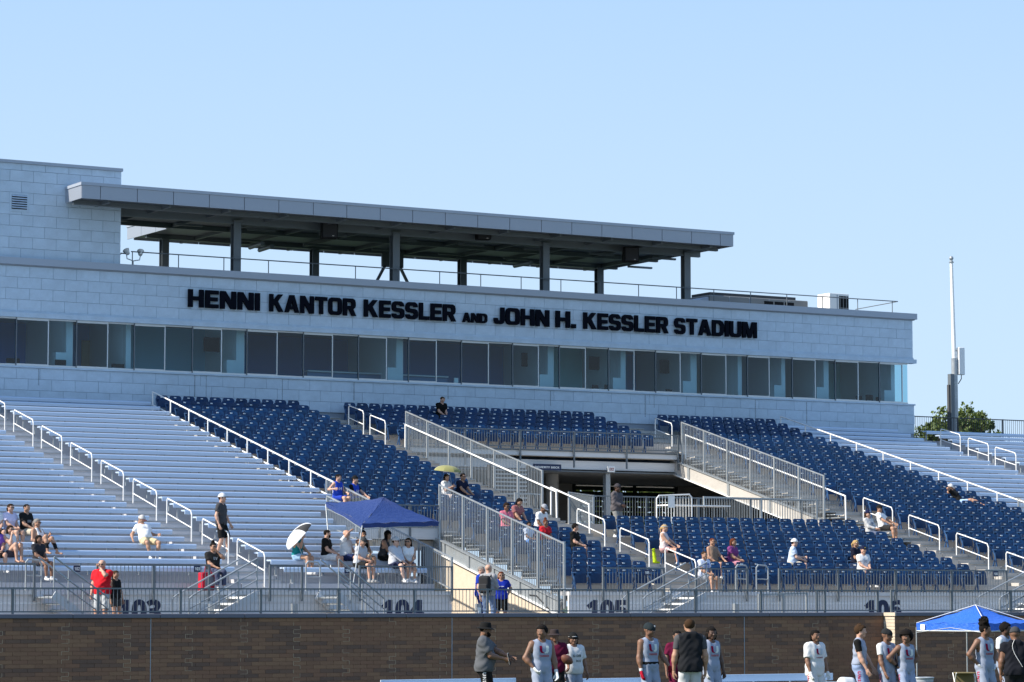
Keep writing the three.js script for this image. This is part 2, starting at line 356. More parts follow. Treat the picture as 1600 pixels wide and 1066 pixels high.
{
  const up = part('upper_wall', pressBox), lo = part('lower_wall', pressBox);
  box(BX0, Y(10.44), -DB - 0.04, BX1 - 0.02, Y(12.14), -DB - 0.35).build('backing', M.joint, up);
  box(BX0, Y(5.03), -DB - 0.04, BX1 + 0.03, Y(8.5), -DB - 0.35).build('backing', M.joint, lo);
  const C = 0.405; blockWork(up, 33, BX1, DB, [0, 1, 2, 3].map(i => [Y(12.13) - (i + 1) * C, Y(12.13) - i * C]));
  blockWork(lo, 33, BX1 + 0.06, DB, [[Y(8.05), Y(8.455)], [Y(7.645), Y(8.05)], [Y(7.24), Y(7.645)]], 1);
  box(BX0, Y(10.27), -DB + 0.10, BX1 + 0.13, Y(10.44), -DB - 0.3).build('ledge', stone[1], pressBox);
  box(BX0, Y(10.44), -DB + 0.03, BX1 + 0.02, Y(10.51), -DB - 0.03).build('ledge_trim', stone[2], pressBox);
  box(BX0, Y(8.455), -DB + 0.05, BX1 + 0.08, Y(8.52), -DB - 0.35).build('sill', stone[2], pressBox);
  // water streaks below the sill
  for (const [px, y0, h, w] of [[304, 8.44, 0.8, 0.05], [322, 8.44, 1.0, 0.03], [441, 8.43, 0.9, 0.04], [553, 8.43, 0.7, 0.05], [860, 8.43, 0.6, 0.04], [1008, 8.42, 0.9, 0.05], [1022, 8.42, 0.5, 0.03], [1180, 8.42, 0.8, 0.04], [1260, 8.42, 0.9, 0.05], [60, 8.44, 0.6, 0.04], [700, 8.43, 0.5, 0.04]]) { const x = atD(px, 600, DB).x; box(x - w / 2, Y(y0) - h, -DB + 0.0045, x + w / 2, Y(y0), -DB + 0.006).build('water_stain', stain, lo); }
  // roof edge
  box(BX0, Y(12.17), -DB + 0.14, BX1 + 0.16, Y(12.42), -DB - 0.42).build('coping', M.coping, pressBox);
  box(BX0, Y(12.13), -DB + 0.06, BX1 + 0.08, Y(12.168), -DB - 0.3).build('coping_drip', M.joint, pressBox);
  // rear, sides, roof, floor
  box(BX0, Y(6.4), -108.2, BX1, Y(12.2), -107.9).build('rear_wall', stone[0], pressBox);
  box(BX1 - 0.3, Y(10.45), -DB - 0.36, BX1 - 0.01, Y(12.16), -107.88).build('side_wall', stone[0], pressBox);
  box(BX1 - 0.3, Y(6.4), -DB - 0.36, BX1 - 0.01, Y(8.5), -107.88).build('side_wall', stone[0], pressBox);
  box(BX0, Y(6.4), -DB - 0.36, BX0 + 0.3, Y(12.16), -107.88).build('side_wall', stone[0], pressBox);
  box(BX0 + 0.3, Y(11.9), -DB - 0.37, BX1 - 0.32, Y(12.1), -107.88).build('roof', M.concreteDark, pressBox);
  box(BX0 + 0.3, Y(10.55), -DB - 0.12, BX1 - 0.05, Y(10.6), -107.88).build('ceiling', M.ceil, pressBox);
  box(BX0 + 0.3, Y(8.2), -DB - 0.37, BX1 - 0.32, Y(8.44), -107.88).build('floor', M.carpet, pressBox);
  { // rear walls of the rooms, painted differently from room to room
    const ed = [BX0 + 0.3, ...[106, 198, 373, 622, 858, 971, 1081, 1153, 1221, 1288, 1392].map(p => atD(p, 560, DB + 0.75).x), BX1 - 2.2];
    const tone = [[0.076, 0.221, 0.612], [0.107, 0.265, 0.576], [0.259, 0.559, 0.700], [0.053, 0.176, 0.468], [0.063, 0.192, 0.468], [0.301, 0.676, 0.700], [0.107, 0.323, 0.684], [0.345, 0.700, 0.700], [0.129, 0.353, 0.684], [0.259, 0.588, 0.700], [0.345, 0.676, 0.700], [0.152, 0.382, 0.648]];
    for (let i = 0; i + 1 < ed.length; i++) if (ed[i + 1] > ed[i]) box(ed[i] + 0.055, Y(8.44), -104.6 + (i % 3) * 0.6, ed[i + 1] - 0.055, Y(10.54), -104.8 + (i % 3) * 0.6).build('room_rear_wall', mat(tone[i], 0.9), pressBox);
  }
  // window strip: measured mullions
  const mx = [24.7, 75, 119, 168, 209.5, 257.5, 300.5, 346, 385.6, 433, 474, 519.6, 560, 604, 638.5, 682, 721, 763.5, 801, 841.5, 874, 915, 951, 991, 1024.5, 1063, 1096, 1134.5, 1168, 1202, 1238, 1274, 1305, 1341, 1374, 1410].map(x => atD(x, 560, DB).x);
  const gz = -DB - 0.02, xs = [33.2, 34.3, 35.5, 36.6, ...mx, BX1 - 0.28];
  for (let i = 0; i + 1 < xs.length; i++) {
    const a = xs[i] + 0.02, b = xs[i + 1] - 0.02;
    const w = part('window', pressBox), k = i % 2;
    mesh('pane', new THREE.PlaneGeometry(b - a, 1.60).translate((a + b) / 2, Y(9.39), gz - 0.01), M.glass, w);
    box(a - 0.02, Y(8.52), gz - 0.03, b + 0.02, Y(8.60) - k * 0.02, gz + 0.025 - k * 0.02).build('bottom_rail', M.frame, w);
    box(a - 0.02, Y(10.18) + k * 0.03, gz - 0.03, b + 0.02, Y(10.268), gz + 0.03 - k * 0.03).build('head_rail', M.frame, w);
    box(xs[i] - 0.018, Y(8.53), gz - 0.04, xs[i] + 0.018, Y(10.26), gz + (k ? 0.012 : 0.035)).build('mullion', k ? M.frame : M.steel, w);
  }
  const side = part('window', pressBox);
  mesh('pane', new THREE.PlaneGeometry(2.34, 1.73).rotateY(Math.PI / 2).translate(BX1 - 0.255, Y(9.395), -DB - 1.23), M.glass, side);
  box(BX1 - 0.3, Y(8.52), -DB - 2.4, BX1 - 0.2, Y(10.27), -107.88).build('side_wall', stone[1], side);
  // rooms behind the glass
  for (const [px, w] of [[106, 0.26], [198, 0.2], [373, 0.34], [622, 0.3], [858, 0.28], [971, 0.24], [1081, 0.3], [1153, 0.2], [1221, 0.2], [1288, 0.26], [1392, 0.2]]) {
    const p = atD(px, 560, DB + 0.75);
    box(p.x - w / 2, Y(8.44), -DB - 0.62, p.x + w / 2, Y(10.55), -DB - 0.9).build('column', M.whiteCol, pressBox);
    box(p.x - 0.05, Y(8.44), -DB - 0.92, p.x + 0.05, Y(10.55), -104.6).build('partition', M.roomLight, pressBox);
    if (px !== 198 && px !== 1153) box(p.x - w / 2 - 0.42, Y(8.44), -DB - 0.55, p.x - w / 2 - 0.02, Y(9.12), -DB - 0.85).build('half_wall', M.whiteCol, pressBox);
  }
  for (const [p0, p1] of [[128, 162], [80, 91]]) { const a = atD(p0, 550, 103.9), b = atD(p1, 550, 103.9); const d = box(a.x, Y(8.44), -103.93, b.x, Y(9.95), -103.975).build('door', M.door, pressBox); box(a.x + 0.35, Y(8.8), -103.91, a.x + 0.47, Y(9.7), -103.929).build('door_glass', M.whiteCol, d); }
  const cx0 = atD(478, 580, 101.9).x, cx1 = atD(697, 580, 101.9).x;
  box(cx0, Y(8.44), -101.8, cx1, Y(8.95), -101.95).build('counter', mat([0.10, 0.22, 0.38], 0.6), pressBox);
  box(cx0, Y(8.95), -101.7, cx1, Y(9.0), -102.05).build('counter_top', M.roomLight, pressBox);
  const scr = atD(712, 590, 100.6); box(scr.x - 0.09, Y(8.46), -100.55, scr.x + 0.09, Y(8.85), -100.6).build('paper_sheet', M.white, pressBox);
  for (const [px, w, h] of [[94, 0.42, 0.22], [184, 0.5, 0.16], [930, 0.3, 0.16], [948, 0.2, 0.2], [1342, 0.3, 0.2], [1358, 0.36, 0.26], [1372, 0.24, 0.18], [1045, 0.3, 0.12], [20, 0.5, 0.2]]) {
    const p = atD(px, 575, DB + 0.5); mesh('monitor', new RoundedBoxGeometry(w, h, 0.06, 1, 0.01).translate(p.x, Y(8.62) + h / 2, -DB - 0.5), M.black, pressBox);
    box(p.x - w * 0.7, Y(8.57), -DB - 0.3, p.x + w * 0.7, Y(8.615), -DB - 0.7).build('desk', M.roomLight, pressBox);
  }
  for (const px of [335, 830, 935, 1045]) { const p = atD(px, 535, DB + 2.4); mesh('television', new RoundedBoxGeometry(0.9, 0.55, 0.08, 1, 0.02).translate(p.x, Y(9.85), -DB - 2.4), M.black, pressBox); }
  // roof terrace rail
  const tr = new MB(), rz = -DB - 0.5;
  const rx = [[181, 410], [1403, 478]].map(([x, y]) => atD(x, y, DB + 0.5).x), rh = Y(12.98);
  tr.tube(V(rx[0] + 0.6, rh, rz), V(rx[1], rh, rz), 0.022); 
  const rail = thing('roof_railing', 'thin dark pipe railing along the press box roof edge', 'railing');
  tr.build('top_rail', M.steel, rail);
  for (let x = rx[0] + 0.65; x < rx[1] + 0.1; x += 1.86) new MB().tube(V(x, Y(12.12), rz), V(x, rh, rz), 0.02, 6).build('post', M.steel, rail);
  new MB().path([V(rx[1], rh, rz), V(rx[1], Y(12.9), rz - 3)], 0.02, 6).build('return_rail', M.steel, rail);
}
// big lettering on the facade: broad block capitals
const tt = 0.27, GLYPH = {
  H: [0.92, [[0, 0], [tt, 0], [tt, 0.39], [0.65, 0.39], [0.65, 0], [0.92, 0], [0.92, 1], [0.65, 1], [0.65, 0.61], [tt, 0.61], [tt, 1], [0, 1]]],
  E: [0.78, [[0, 0], [0.78, 0], [0.78, 0.22], [tt, 0.22], [tt, 0.39], [0.72, 0.39], [0.72, 0.61], [tt, 0.61], [tt, 0.78], [0.78, 0.78], [0.78, 1], [0, 1]]],
  N: [0.95, [[0, 0], [tt, 0], [tt, 0.56], [0.64, 0], [0.95, 0], [0.95, 1], [0.68, 1], [0.68, 0.44], [0.31, 1], [0, 1]]],
  I: [0.28, [[0, 0], [0.28, 0], [0.28, 1], [0, 1]]],
  K: [0.97, [[0, 0], [tt, 0], [tt, 0.33], [0.37, 0.43], [0.64, 0], [0.97, 0], [0.58, 0.6], [0.94, 1], [0.61, 1], [tt, 0.63], [tt, 1], [0, 1]]],
  A: [1.0, [[0, 0], [0.28, 0], [0.34, 0.18], [0.66, 0.18], [0.72, 0], [1, 0], [0.66, 1], [0.34, 1]], [[[0.41, 0.37], [0.5, 0.70], [0.59, 0.37]]]],
  T: [0.84, [[0.285, 0], [0.555, 0], [0.555, 0.78], [0.84, 0.78], [0.84, 1], [0, 1], [0, 0.78], [0.285, 0.78]]],
  O: [0.95, [[0.2, 0], [0.75, 0], [0.89, 0.07], [0.95, 0.22], [0.95, 0.78], [0.89, 0.93], [0.75, 1], [0.2, 1], [0.06, 0.93], [0, 0.78], [0, 0.22], [0.06, 0.07]], [[[0.32, 0.21], [0.27, 0.27], [0.27, 0.73], [0.32, 0.79], [0.63, 0.79], [0.68, 0.73], [0.68, 0.27], [0.63, 0.21]]]],
  R: [0.92, [[0, 0], [tt, 0], [tt, 0.36], [0.42, 0.36], [0.61, 0], [0.92, 0], [0.71, 0.39], [0.82, 0.46], [0.88, 0.58], [0.88, 0.78], [0.82, 0.93], [0.68, 1], [0, 1]], [[[tt, 0.57], [tt, 0.79], [0.55, 0.79], [0.61, 0.74], [0.61, 0.62], [0.55, 0.57]]]],
  S: [0.86, [[0, 0.28], [0, 0.22], [0.06, 0.08], [0.2, 0], [0.66, 0], [0.8, 0.08], [0.86, 0.22], [0.86, 0.42], [0.8, 0.54], [0.66, 0.6], [0.32, 0.62], [0.27, 0.66], [0.27, 0.74], [0.32, 0.79], [0.54, 0.79], [0.59, 0.72], [0.84, 0.72], [0.84, 0.77], [0.78, 0.92], [0.64, 1], [0.2, 1], [0.06, 0.92], [0, 0.78], [0, 0.58], [0.06, 0.46], [0.2, 0.4], [0.54, 0.38], [0.59, 0.34], [0.59, 0.26], [0.54, 0.21], [0.32, 0.21], [0.27, 0.28]]],
  L: [0.72, [[0, 0], [0.72, 0], [0.72, 0.22], [tt, 0.22], [tt, 1], [0, 1]]],
  D: [0.92, [[0, 0], [0.6, 0], [0.8, 0.08], [0.92, 0.28], [0.92, 0.72], [0.8, 0.92], [0.6, 1], [0, 1]], [[[tt, 0.22], [tt, 0.78], [0.52, 0.78], [0.61, 0.72], [0.65, 0.62], [0.65, 0.38], [0.61, 0.28], [0.52, 0.22]]]],
  J: [0.72, [[0.45, 1], [0.45, 0.28], [0.4, 0.22], [0.31, 0.22], [0.26, 0.28], [0.26, 0.36], [0, 0.36], [0, 0.22], [0.06, 0.06], [0.2, 0], [0.52, 0], [0.66, 0.08], [0.72, 0.24], [0.72, 1]]],
  M: [1.16, [[0, 0], [0.26, 0], [0.26, 0.6], [0.46, 0], [0.7, 0], [0.9, 0.6], [0.9, 0], [1.16, 0], [1.16, 1], [0.78, 1], [0.58, 0.40], [0.38, 1], [0, 1]]],
  U: [0.92, [[0, 1], [0, 0.25], [0.06, 0.08], [0.2, 0], [0.72, 0], [0.86, 0.08], [0.92, 0.25], [0.92, 1], [0.65, 1], [0.65, 0.28], [0.6, 0.22], [0.32, 0.22], [0.27, 0.28], [0.27, 1]]],
  '.': [0.27, [[0, 0], [0.27, 0], [0.27, 0.25], [0, 0.25]]],
};
{
  const words = [['HENNI', 293, 405, 452, 480], ['KANTOR', 420, 555.5, 458, 495], ['KESSLER', 568, 711.5, 468, 500], ['AND', 722, 760.5, 487, 505], ['JOHN', 771, 857.5, 481, 510], ['H.', 867.5, 899, 487, 514], ['KESSLER', 911, 1043.5, 490, 520], ['STADIUM', 1053, 1181.5, 498, 529]];
  const sign = thing('stadium_lettering', 'row of large black capital letters standing off the pale press box wall', 'lettering');
  for (const [s, p0, p1] of words) {
    const small = s === 'AND', y0 = Y(10.975), hgt = small ? 0.38 : 0.665;
    const x0 = atD(p0, 490, DB - 0.06).x, x1 = atD(p1, 490, DB - 0.06).x;
    const gl = [...s].map(ch => GLYPH[ch]), tot = gl.reduce((a, q) => a + q[0], 0) + 0.1 * (s.length - 1), sx = (x1 - x0) / tot;
    let pen = 0;
    for (const [w, out, holes] of gl) {
      const sh = new THREE.Shape(out.map(q => new THREE.Vector2(...q))); for (const q of holes || []) sh.holes.push(new THREE.Path(q.map(r => new THREE.Vector2(...r))));
      const g = new THREE.ExtrudeGeometry(sh, { depth: 0.085, bevelEnabled: false }); g.scale(sx, hgt, 1); g.translate(x0 + pen * sx, y0, -DB + 0.05);
      mesh('letter', g, M.letter, sign); const [ax, ay] = ({ 0.84: [0.42, 0.5], 1: [0.5, 0.27], 0.72: [0.1, 0.1], 0.86: [0.14, 0.7] })[w] || [0.13, w === 0.27 ? 0.12 : 0.5], cx = x0 + (pen + ax) * sx, cy = y0 + ay * hgt; box(cx - 0.02, cy - 0.02, -DB - 0.01, cx + 0.02, cy + 0.02, -DB + 0.049).build('stand_off', M.letter, sign);
      pen += w + 0.1;
    }
  }
}
// taller stair tower at the left end
{
  const t = thing('stair_tower', 'pale block stair tower rising over the left end of the press box', 'tower'), TX = 41.78;
  box(20, Y(12.3), -DB - 0.05, TX - 0.02, Y(15.75), -106).build('wall_core', M.joint, t);
  const C = 0.405; const cs = [[Y(15.61), Y(15.86)]]; for (let i = 0; i < 8; i++) cs.push([Y(15.61) - (i + 1) * C, Y(15.61) - i * C]);
  blockWork(t, 34, TX, DB, cs, 1);
  box(20, Y(15.86), -DB + 0.06, TX + 0.05, Y(15.97), -106.06).build('cap_flashing', M.coping, t);
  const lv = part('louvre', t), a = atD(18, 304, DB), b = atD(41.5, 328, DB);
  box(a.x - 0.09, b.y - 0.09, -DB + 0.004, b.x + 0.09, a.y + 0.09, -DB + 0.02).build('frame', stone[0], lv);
  box(a.x, b.y, -DB + 0.0205, b.x, a.y, -DB + 0.026).build('opening_shade', M.black, lv);  // solid black sheet painted as the shade behind the slats
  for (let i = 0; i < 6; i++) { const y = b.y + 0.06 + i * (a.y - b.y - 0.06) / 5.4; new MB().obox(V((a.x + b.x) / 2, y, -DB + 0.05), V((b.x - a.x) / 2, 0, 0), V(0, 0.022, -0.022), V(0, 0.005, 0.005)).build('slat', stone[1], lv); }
}
// canopy over the roof terrace
{
  const c = thing('roof_canopy', 'flat grey metal canopy on dark posts above the press box roof', 'canopy');
  const x0 = 39.6, x1 = 68.1, d0 = 98.15, d1 = 108.6, yb = Y(14.54), yt = Y(15.02);
  const xr = atD(198, 375, d1).x, dm = 104.3; // behind the tower the roof is cut back
  box(x0 + 0.04, yb + 0.08, -d0 - 0.04, x1 - 0.04, yt - 0.02, -dm).build('roof_deck', M.steel, c); box(xr + 0.04, yb + 0.08, -dm, x1 - 0.04, yt - 0.02, -d1 + 0.04).build('roof_deck', M.steel, c);
  box(x0 - 0.03, yt, -d0 + 0.03, x1 + 0.03, Y(15.13), -dm).build('edge_flashing', M.coping, c); box(xr - 0.03, yt, -dm - 0.002, x1 + 0.03, Y(15.13), -d1 - 0.03).build('edge_flashing', M.coping, c);
  for (let i = 0; i < 3; i++) { const a = -dm - i * (d1 - dm) / 3, b = a - (d1 - dm) / 3 + 0.02; box(xr, yb, b, xr + 0.035, yt - 0.003, a).build('fascia_panel', M.metalPanel, c); }
  const js = [156.3, 214, 270.8, 326.7, 381.6, 435.5, 489.4, 541.8, 594, 644.8, 695.8, 746.5, 796.5, 846, 893.5, 940.5, 987.6, 1034.5, 1080.5, 1125.4].map(p => atD(p, 340, d0).x);
  const xs = [x0, ...js, x1];
  for (let i = 0; i + 1 < xs.length; i++) {
    box(xs[i] + 0.012, yb, -d0 - 0.035, xs[i + 1] - 0.012, yt - 0.003, -d0).build('fascia_panel', M.metalPanel, c);
    if (xs[i] > xr - 0.5) box(Math.max(xr + 0.04, xs[i] + 0.012), yb, -d1, xs[i + 1] - 0.012, yt - 0.003, -d1 + 0.035).build('fascia_panel', M.metalPanel, c);
  }
  for (let i = 0; i < 7; i++) for (const X of [x0, x1]) {
    if (X === x0 && i > 3) continue;
    const a = -d0 - 0.037 - i * (d1 - d0 - 0.074) / 7, b = a - (d1 - d0 - 0.074) / 7 + 0.02;
    box(X - (X === x0 ? 0 : 0.035), yb, b, X + (X === x0 ? 0.035 : 0), yt - 0.003, a).build('fascia_panel', M.metalPanel, c);
  }
  // steel under the roof
  const cols = [368, 616.5, 851, 1071.5].map(p => atD(p, 420, 100.5).x), rear = [256, 491, 722, 936].map(p => atD(p, 420, 106.9).x);
  for (const D of [99.2, 100.5, 103.7, 106.9]) { box(D > 104 ? xr + 0.1 : x0 + 0.1, yb - (D === 100.5 ? 0.22 : 0.1), -D - 0.08, x1 - 0.1, yb + 0.07, -D + 0.08).build('beam', M.steel, c); }
  for (let i = 0; i < 12; i++) { const x = x0 + 1.2 + i * 2.4; box(x - 0.05, yb - 0.06, -d0 - 0.3, x + 0.05, yb + 0.075, x < xr + 0.1 ? -dm + 0.1 : -d1 + 0.3).build('purlin', M.steel, c); }
  for (const [X, D] of [...cols.map(x => [x, 100.5]), ...rear.map(x => [x, 106.9])]) {
    const p = part('column', c), s = 0.15, y1 = yb - 0.1, y0 = Y(12.1);
    box(X - s, y0, -D + s - 0.03, X + s, y1, -D + s).build('flange', M.steel, p); box(X - s, y0, -D - s, X + s, y1, -D - s + 0.03).build('flange', M.steel, p);
    box(X - 0.02, y0, -D - s + 0.03, X + 0.02, y1, -D + s - 0.03).build('web', M.steel, p);
    box(X - s - 0.05, y1 - 0.03, -D - s - 0.05, X + s + 0.05, y1 + 0.02, -D + s + 0.05).build('cap_plate', M.steel, p);
  }
  const bx = atD(613, 420, 106.9).x; for (const s of [-1, 1]) new MB().rbar(V(bx + s * 0.35, Y(13.95), -106.9), V(bx + s * 1.35, Y(12.2), -106.9), 0.1).build('brace', M.steel, c);
  box(bx - 0.5, Y(13.9), -106.85, bx + 0.5, yb - 0.1, -106.95).build('brace_plate', M.steel, c);
  for (let i = 0; i < 9; i++) for (const D of [102, 105.2]) { const x = x0 + 2.2 + i * 3.1 + (D > 103 ? 0.9 : 0); if (D > 104 && x < xr + 0.2) continue; box(x, yb - 0.2, -D - 0.06, x + 1.2, yb - 0.12, -D + 0.06).build('strip_light', M.steel, c); }
  for (const [px, D] of [[410, 103], [425, 103.6], [830, 103.2]]) { const p = atD(px, 395, D); new MB().tube(V(p.x, Y(14.0), -D), V(p.x + 0.5, Y(14.1), -D - 2.2), 0.09, 8).build('duct', M.steel, c); }
}
for (const [px, py, w, h, lab] of [[514, 360, 0.62, 0.66, 'black loudspeaker hanging beside the second canopy post'], [755, 369, 0.58, 0.3, 'small black loudspeaker slung flat under the canopy centre'], [985, 398, 0.62, 0.62, 'black loudspeaker hanging near the right end of the canopy']]) {
  const p = atD(px, py, 100.0), s = thing('loudspeaker', lab, 'speaker', [p.x, p.y, p.z], -0.3);
  mesh('cabinet', new RoundedBoxGeometry(w, h, 0.45, 2, 0.04), M.black, s); mesh('grille', new RoundedBoxGeometry(w * 0.86, h * 0.86, 0.03, 1, 0.01).translate(0, 0, 0.23), M.dark, s);
  new MB().rbar(V(-w / 2 - 0.03, 0, 0), V(-w / 2 - 0.03, Y(14.5) - p.y, 0), 0.03).rbar(V(w / 2 + 0.03, 0, 0), V(w / 2 + 0.03, Y(14.5) - p.y, 0), 0.03).build('bracket', M.steelDark, s);
  mesh('badge', new RoundedBoxGeometry(0.07, 0.02, 0.01, 1, 0.003).translate(w * 0.2, -h * 0.36, 0.248), M.white, s);
}
{ // twin floodlight by the tower
  const p = atD(208, 412, DB + 0.6), s = thing('floodlight', 'pair of small white floodlights on the roof edge by the tower', 'floodlight', [p.x, Y(12.1), p.z]);
  new MB().path([V(0, 0, 0), V(0, 0.55, 0), V(-0.25, 0.62, 0), V(-0.27, 0.75, 0)], 0.02).path([V(0, 0.55, 0), V(0.25, 0.6, 0), V(0.28, 0.75, 0)], 0.02).build('stem', M.white, s);
  for (const k of [-1, 1]) mesh('lamp_head', new THREE.CylinderGeometry(0.13, 0.07, 0.2, 12).rotateX(-0.5).rotateZ(-k * 0.3).translate(k * 0.27, 0.86, 0.03), M.white, s);
  new MB().path([V(-0.62, 0, 0.05), V(-0.62, 0.7, 0.05), V(-0.5, 0.8, 0.05), V(-0.2, 0.8, 0.05)], 0.025).build('rail_end', M.steel, s);
}
{ // rooftop plant
  const a = atD(1092, 470, 103.5), b = atD(1246, 470, 103.5), h = thing('rooftop_air_handler', 'long low grey rooftop air unit beside the canopy', 'hvac unit', [a.x, Y(12.1), -103.5]);
  const L = b.x - a.x; mesh('cabinet', new RoundedBoxGeometry(L, 0.95, 1.6, 2, 0.05).translate(L / 2, 0.5, 0), M.hvac, h);
  box(0.1, 0.98, -0.7, L - 0.6, 1.1, 0.7).build('roof_cap', M.steelDark, h);
  new MB().obox(V(-0.25, 0.55, 0), V(0.3, 0.1, 0), V(-0.05, 0.25, 0), V(0, 0, 0.75)).build('intake_hood', M.coping, h);
  for (let i = 0; i < 3; i++) box(L * 0.55 + i * 0.55, 0.55, 0.8, L * 0.55 + i * 0.55 + 0.46, 0.85, 0.82).build('vent', M.black, h);
  for (let i = 1; i < 5; i++) box(L * i / 5 - 0.012, 0.06, 0.8, L * i / 5 + 0.012, 0.95, 0.812).build('seam', M.joint, h);
  const q = atD(1302, 470, 102.5), c = thing('condenser_unit', 'white boxy condenser with black grille standing on the press box roof', 'hvac unit', [q.x, Y(12.1), -102.5]);
  mesh('housing', new RoundedBoxGeometry(1.05, 1.25, 0.9, 2, 0.03).translate(0, 0.68, 0), M.white, c);
  box(-0.02, 0.16, 0.45, 0.48, 1.2, 0.465).build('grille', M.black, c);
  for (let i = 0; i < 3; i++) box(0.02 + i * 0.17, 0.14, 0.466, 0.032 + i * 0.17, 1.22, 0.475).build('grille_bar', M.galv, c);
  box(-0.02, 0.66, 0.466, 0.48, 0.68, 0.475).build('grille_bar', M.galv, c); box(-0.14, 0.1, 0.45, -0.1, 1.25, 0.462).build('seam', M.joint, c);
  box(-0.5, 0, -0.4, 0.6, 0.055, 0.4).build('base_rail', M.steelDark, c);
}
// ---------------------------------------------------------------- the stands
const unitBox = new THREE.BoxGeometry(1, 1, 1);
function slab(name, parent, x0, x1, y0, y1, D0, D1, m) { const q = mesh(name, unitBox, m, parent); q.position.set((x0 + x1) / 2, (y0 + y1) / 2, -(D0 + D1) / 2); q.scale.set(x1 - x0, y1 - y0, Math.abs(D1 - D0)); return q; }
function treads(g, x0, x1, n0, n1, m = M.aluTread) { for (let n = n0; n <= n1; n++) slab('tread', g, x0, x1, TN(n) - 0.27, TN(n), DN(n) - 0.40, DN(n) + 0.455, m); }
// bench profile: broad aluminium plank with a rounded, deep nose
const benchGeo = (() => {
  const s = new THREE.Shape(); s.moveTo(-0.16, 0); s.lineTo(0.09, 0); s.quadraticCurveTo(0.135, -0.005, 0.135, -0.05); s.lineTo(0.126, -0.138); s.lineTo(0.10, -0.142); s.lineTo(0.10, -0.05); s.lineTo(-0.16, -0.045); s.closePath();
  const g = new THREE.ExtrudeGeometry(s, { depth: 1, bevelEnabled: false, curveSegments: 5 }); g.rotateY(-Math.PI / 2); g.translate(0.5, 0, 0); // length along x, nose towards the field
  return g;
})();
function bleacher(label, x0, x1of, n0, n1) {
  const g = thing('bleacher_section', label, 'bleachers');
  for (let n = n0; n <= n1; n++) {
    const x1 = x1of(n); slab('tread', g, x0, x1, TN(n) - 0.27, TN(n), DN(n) - 0.40, DN(n) + 0.455, M.benchTread);
    const b = mesh('bench', benchGeo, M.alu, g); b.position.set((x0 + x1) / 2, TN(n) + 0.46, -DN(n) - 0.13); b.scale.set(x1 - x0 - 0.03, 1, 1);
  }
  const br = new MB();
  for (let n = n0; n <= n1; n++) for (let x = x0 + 0.25 + (n % 2) * 0.1; x < x1of(n); x += 1.52) { const y = TN(n), z = -DN(n) - 0.13; br.box(x - 0.025, y, z - 0.1, x + 0.025, y + 0.40, z - 0.05); br.box(x - 0.025, y + 0.32, z - 0.1, x + 0.025, y + 0.41, z + 0.09); br.box(x - 0.03, y, z - 0.12, x + 0.03, y + 0.02, z + 0.08); }
  br.build('seat_brackets', M.galv, g, 'stuff');
  return g;
}
bleacher('silver bench seating between the stair tower side and the stepped aisle', 14, () => 34.91, -11, 17);
bleacher('silver bench seating between the stepped aisle and the first blue seats', 36.42, n => n <= 8 ? 42.72 : 41.05, -11, 17);
bleacher('silver bench seating under the far end of the press box', 70.95, () => 77.05, -11, 10);
bleacher('silver bench seating beyond the press box end, below the dark fence', 78.55, () => 104, -11, 6);

function aisle(label, x0, x1, n0, n1, o = {}) {
  const g = thing('aisle_steps', label, 'steps');
  for (let n = n0; n <= n1; n++) {
    slab('tread', g, x0, x1, TN(n) - (o.open ? 0.035 : 0.27), TN(n), DN(n) - 0.40, DN(n) + 0.455, o.m || M.aluTread);
    if (!o.open) slab('half_step', g, x0 + 0.05, x1 - 0.05, TN(n) + 0.003, TN(n) + 0.112, DN(n) + 0.04, DN(n) + 0.45, o.m || M.aluTread);
    else slab('half_step', g, x0, x1, TN(n) + 0.085, TN(n) + 0.112, DN(n) + 0.04, DN(n) + 0.40, M.galv);
    slab('step_nosing', g, x0 + 0.05, x1 - 0.05, TN(n) + 0.090, TN(n) + 0.116, DN(n) + 0.0, DN(n) + 0.036, o.open ? M.white : M.galv);
  }
  return g;
}
aisle('metal aisle steps between the two left bench blocks', 34.93, 36.40, -11, 17);
aisle('metal aisle steps beside the first blue seats', 48.95, 50.55, -11, 18, { m: M.concrete });
aisle('metal aisle steps down the right side of the portal', 63.16, 64.25, -11, 18, { m: M.concrete });
aisle('narrow white-nosed open steps along the far portal guard', 62.7, 63.14, -6, 10, { open: 1, m: M.galv });
terrace('narrow landing strip at the head of the far portal stairs', 62.7, 63.14, -11, -7);
terrace('narrow landing strip at the foot of the far portal stairs', 62.7, 63.14, 11, 18);
aisle('metal aisle steps between the two right bench blocks', 77.07, 78.53, -11, 6);
aisle('narrow white-nosed steps along the entrance fence', 45.02, 45.48, 10, 18, { open: 1, m: M.galv });

function terrace(label, x0, x1, n0, n1, m = M.concrete) { const g = thing('seating_terrace', label, 'terrace'); treads(g, x0, x1, n0, n1, m); return g; }
terrace('stepped terrace under the blue seats beside the white sloping rail', 42.84, 48.93, -11, 9);
terrace('stepped terrace under the blue seats along the entrance guard', 45.5, 48.93, 10, 18);
terrace('stepped terrace under the short top block of blue seats over the portal', 50.57, 62.68, -11, -6);
terrace('stepped terrace under the wide lower block of blue seats before the portal', 50.57, 62.68, 10, 18);
terrace('stepped terrace under the far right block of blue seats', 64.27, 70.9, -11, 18);

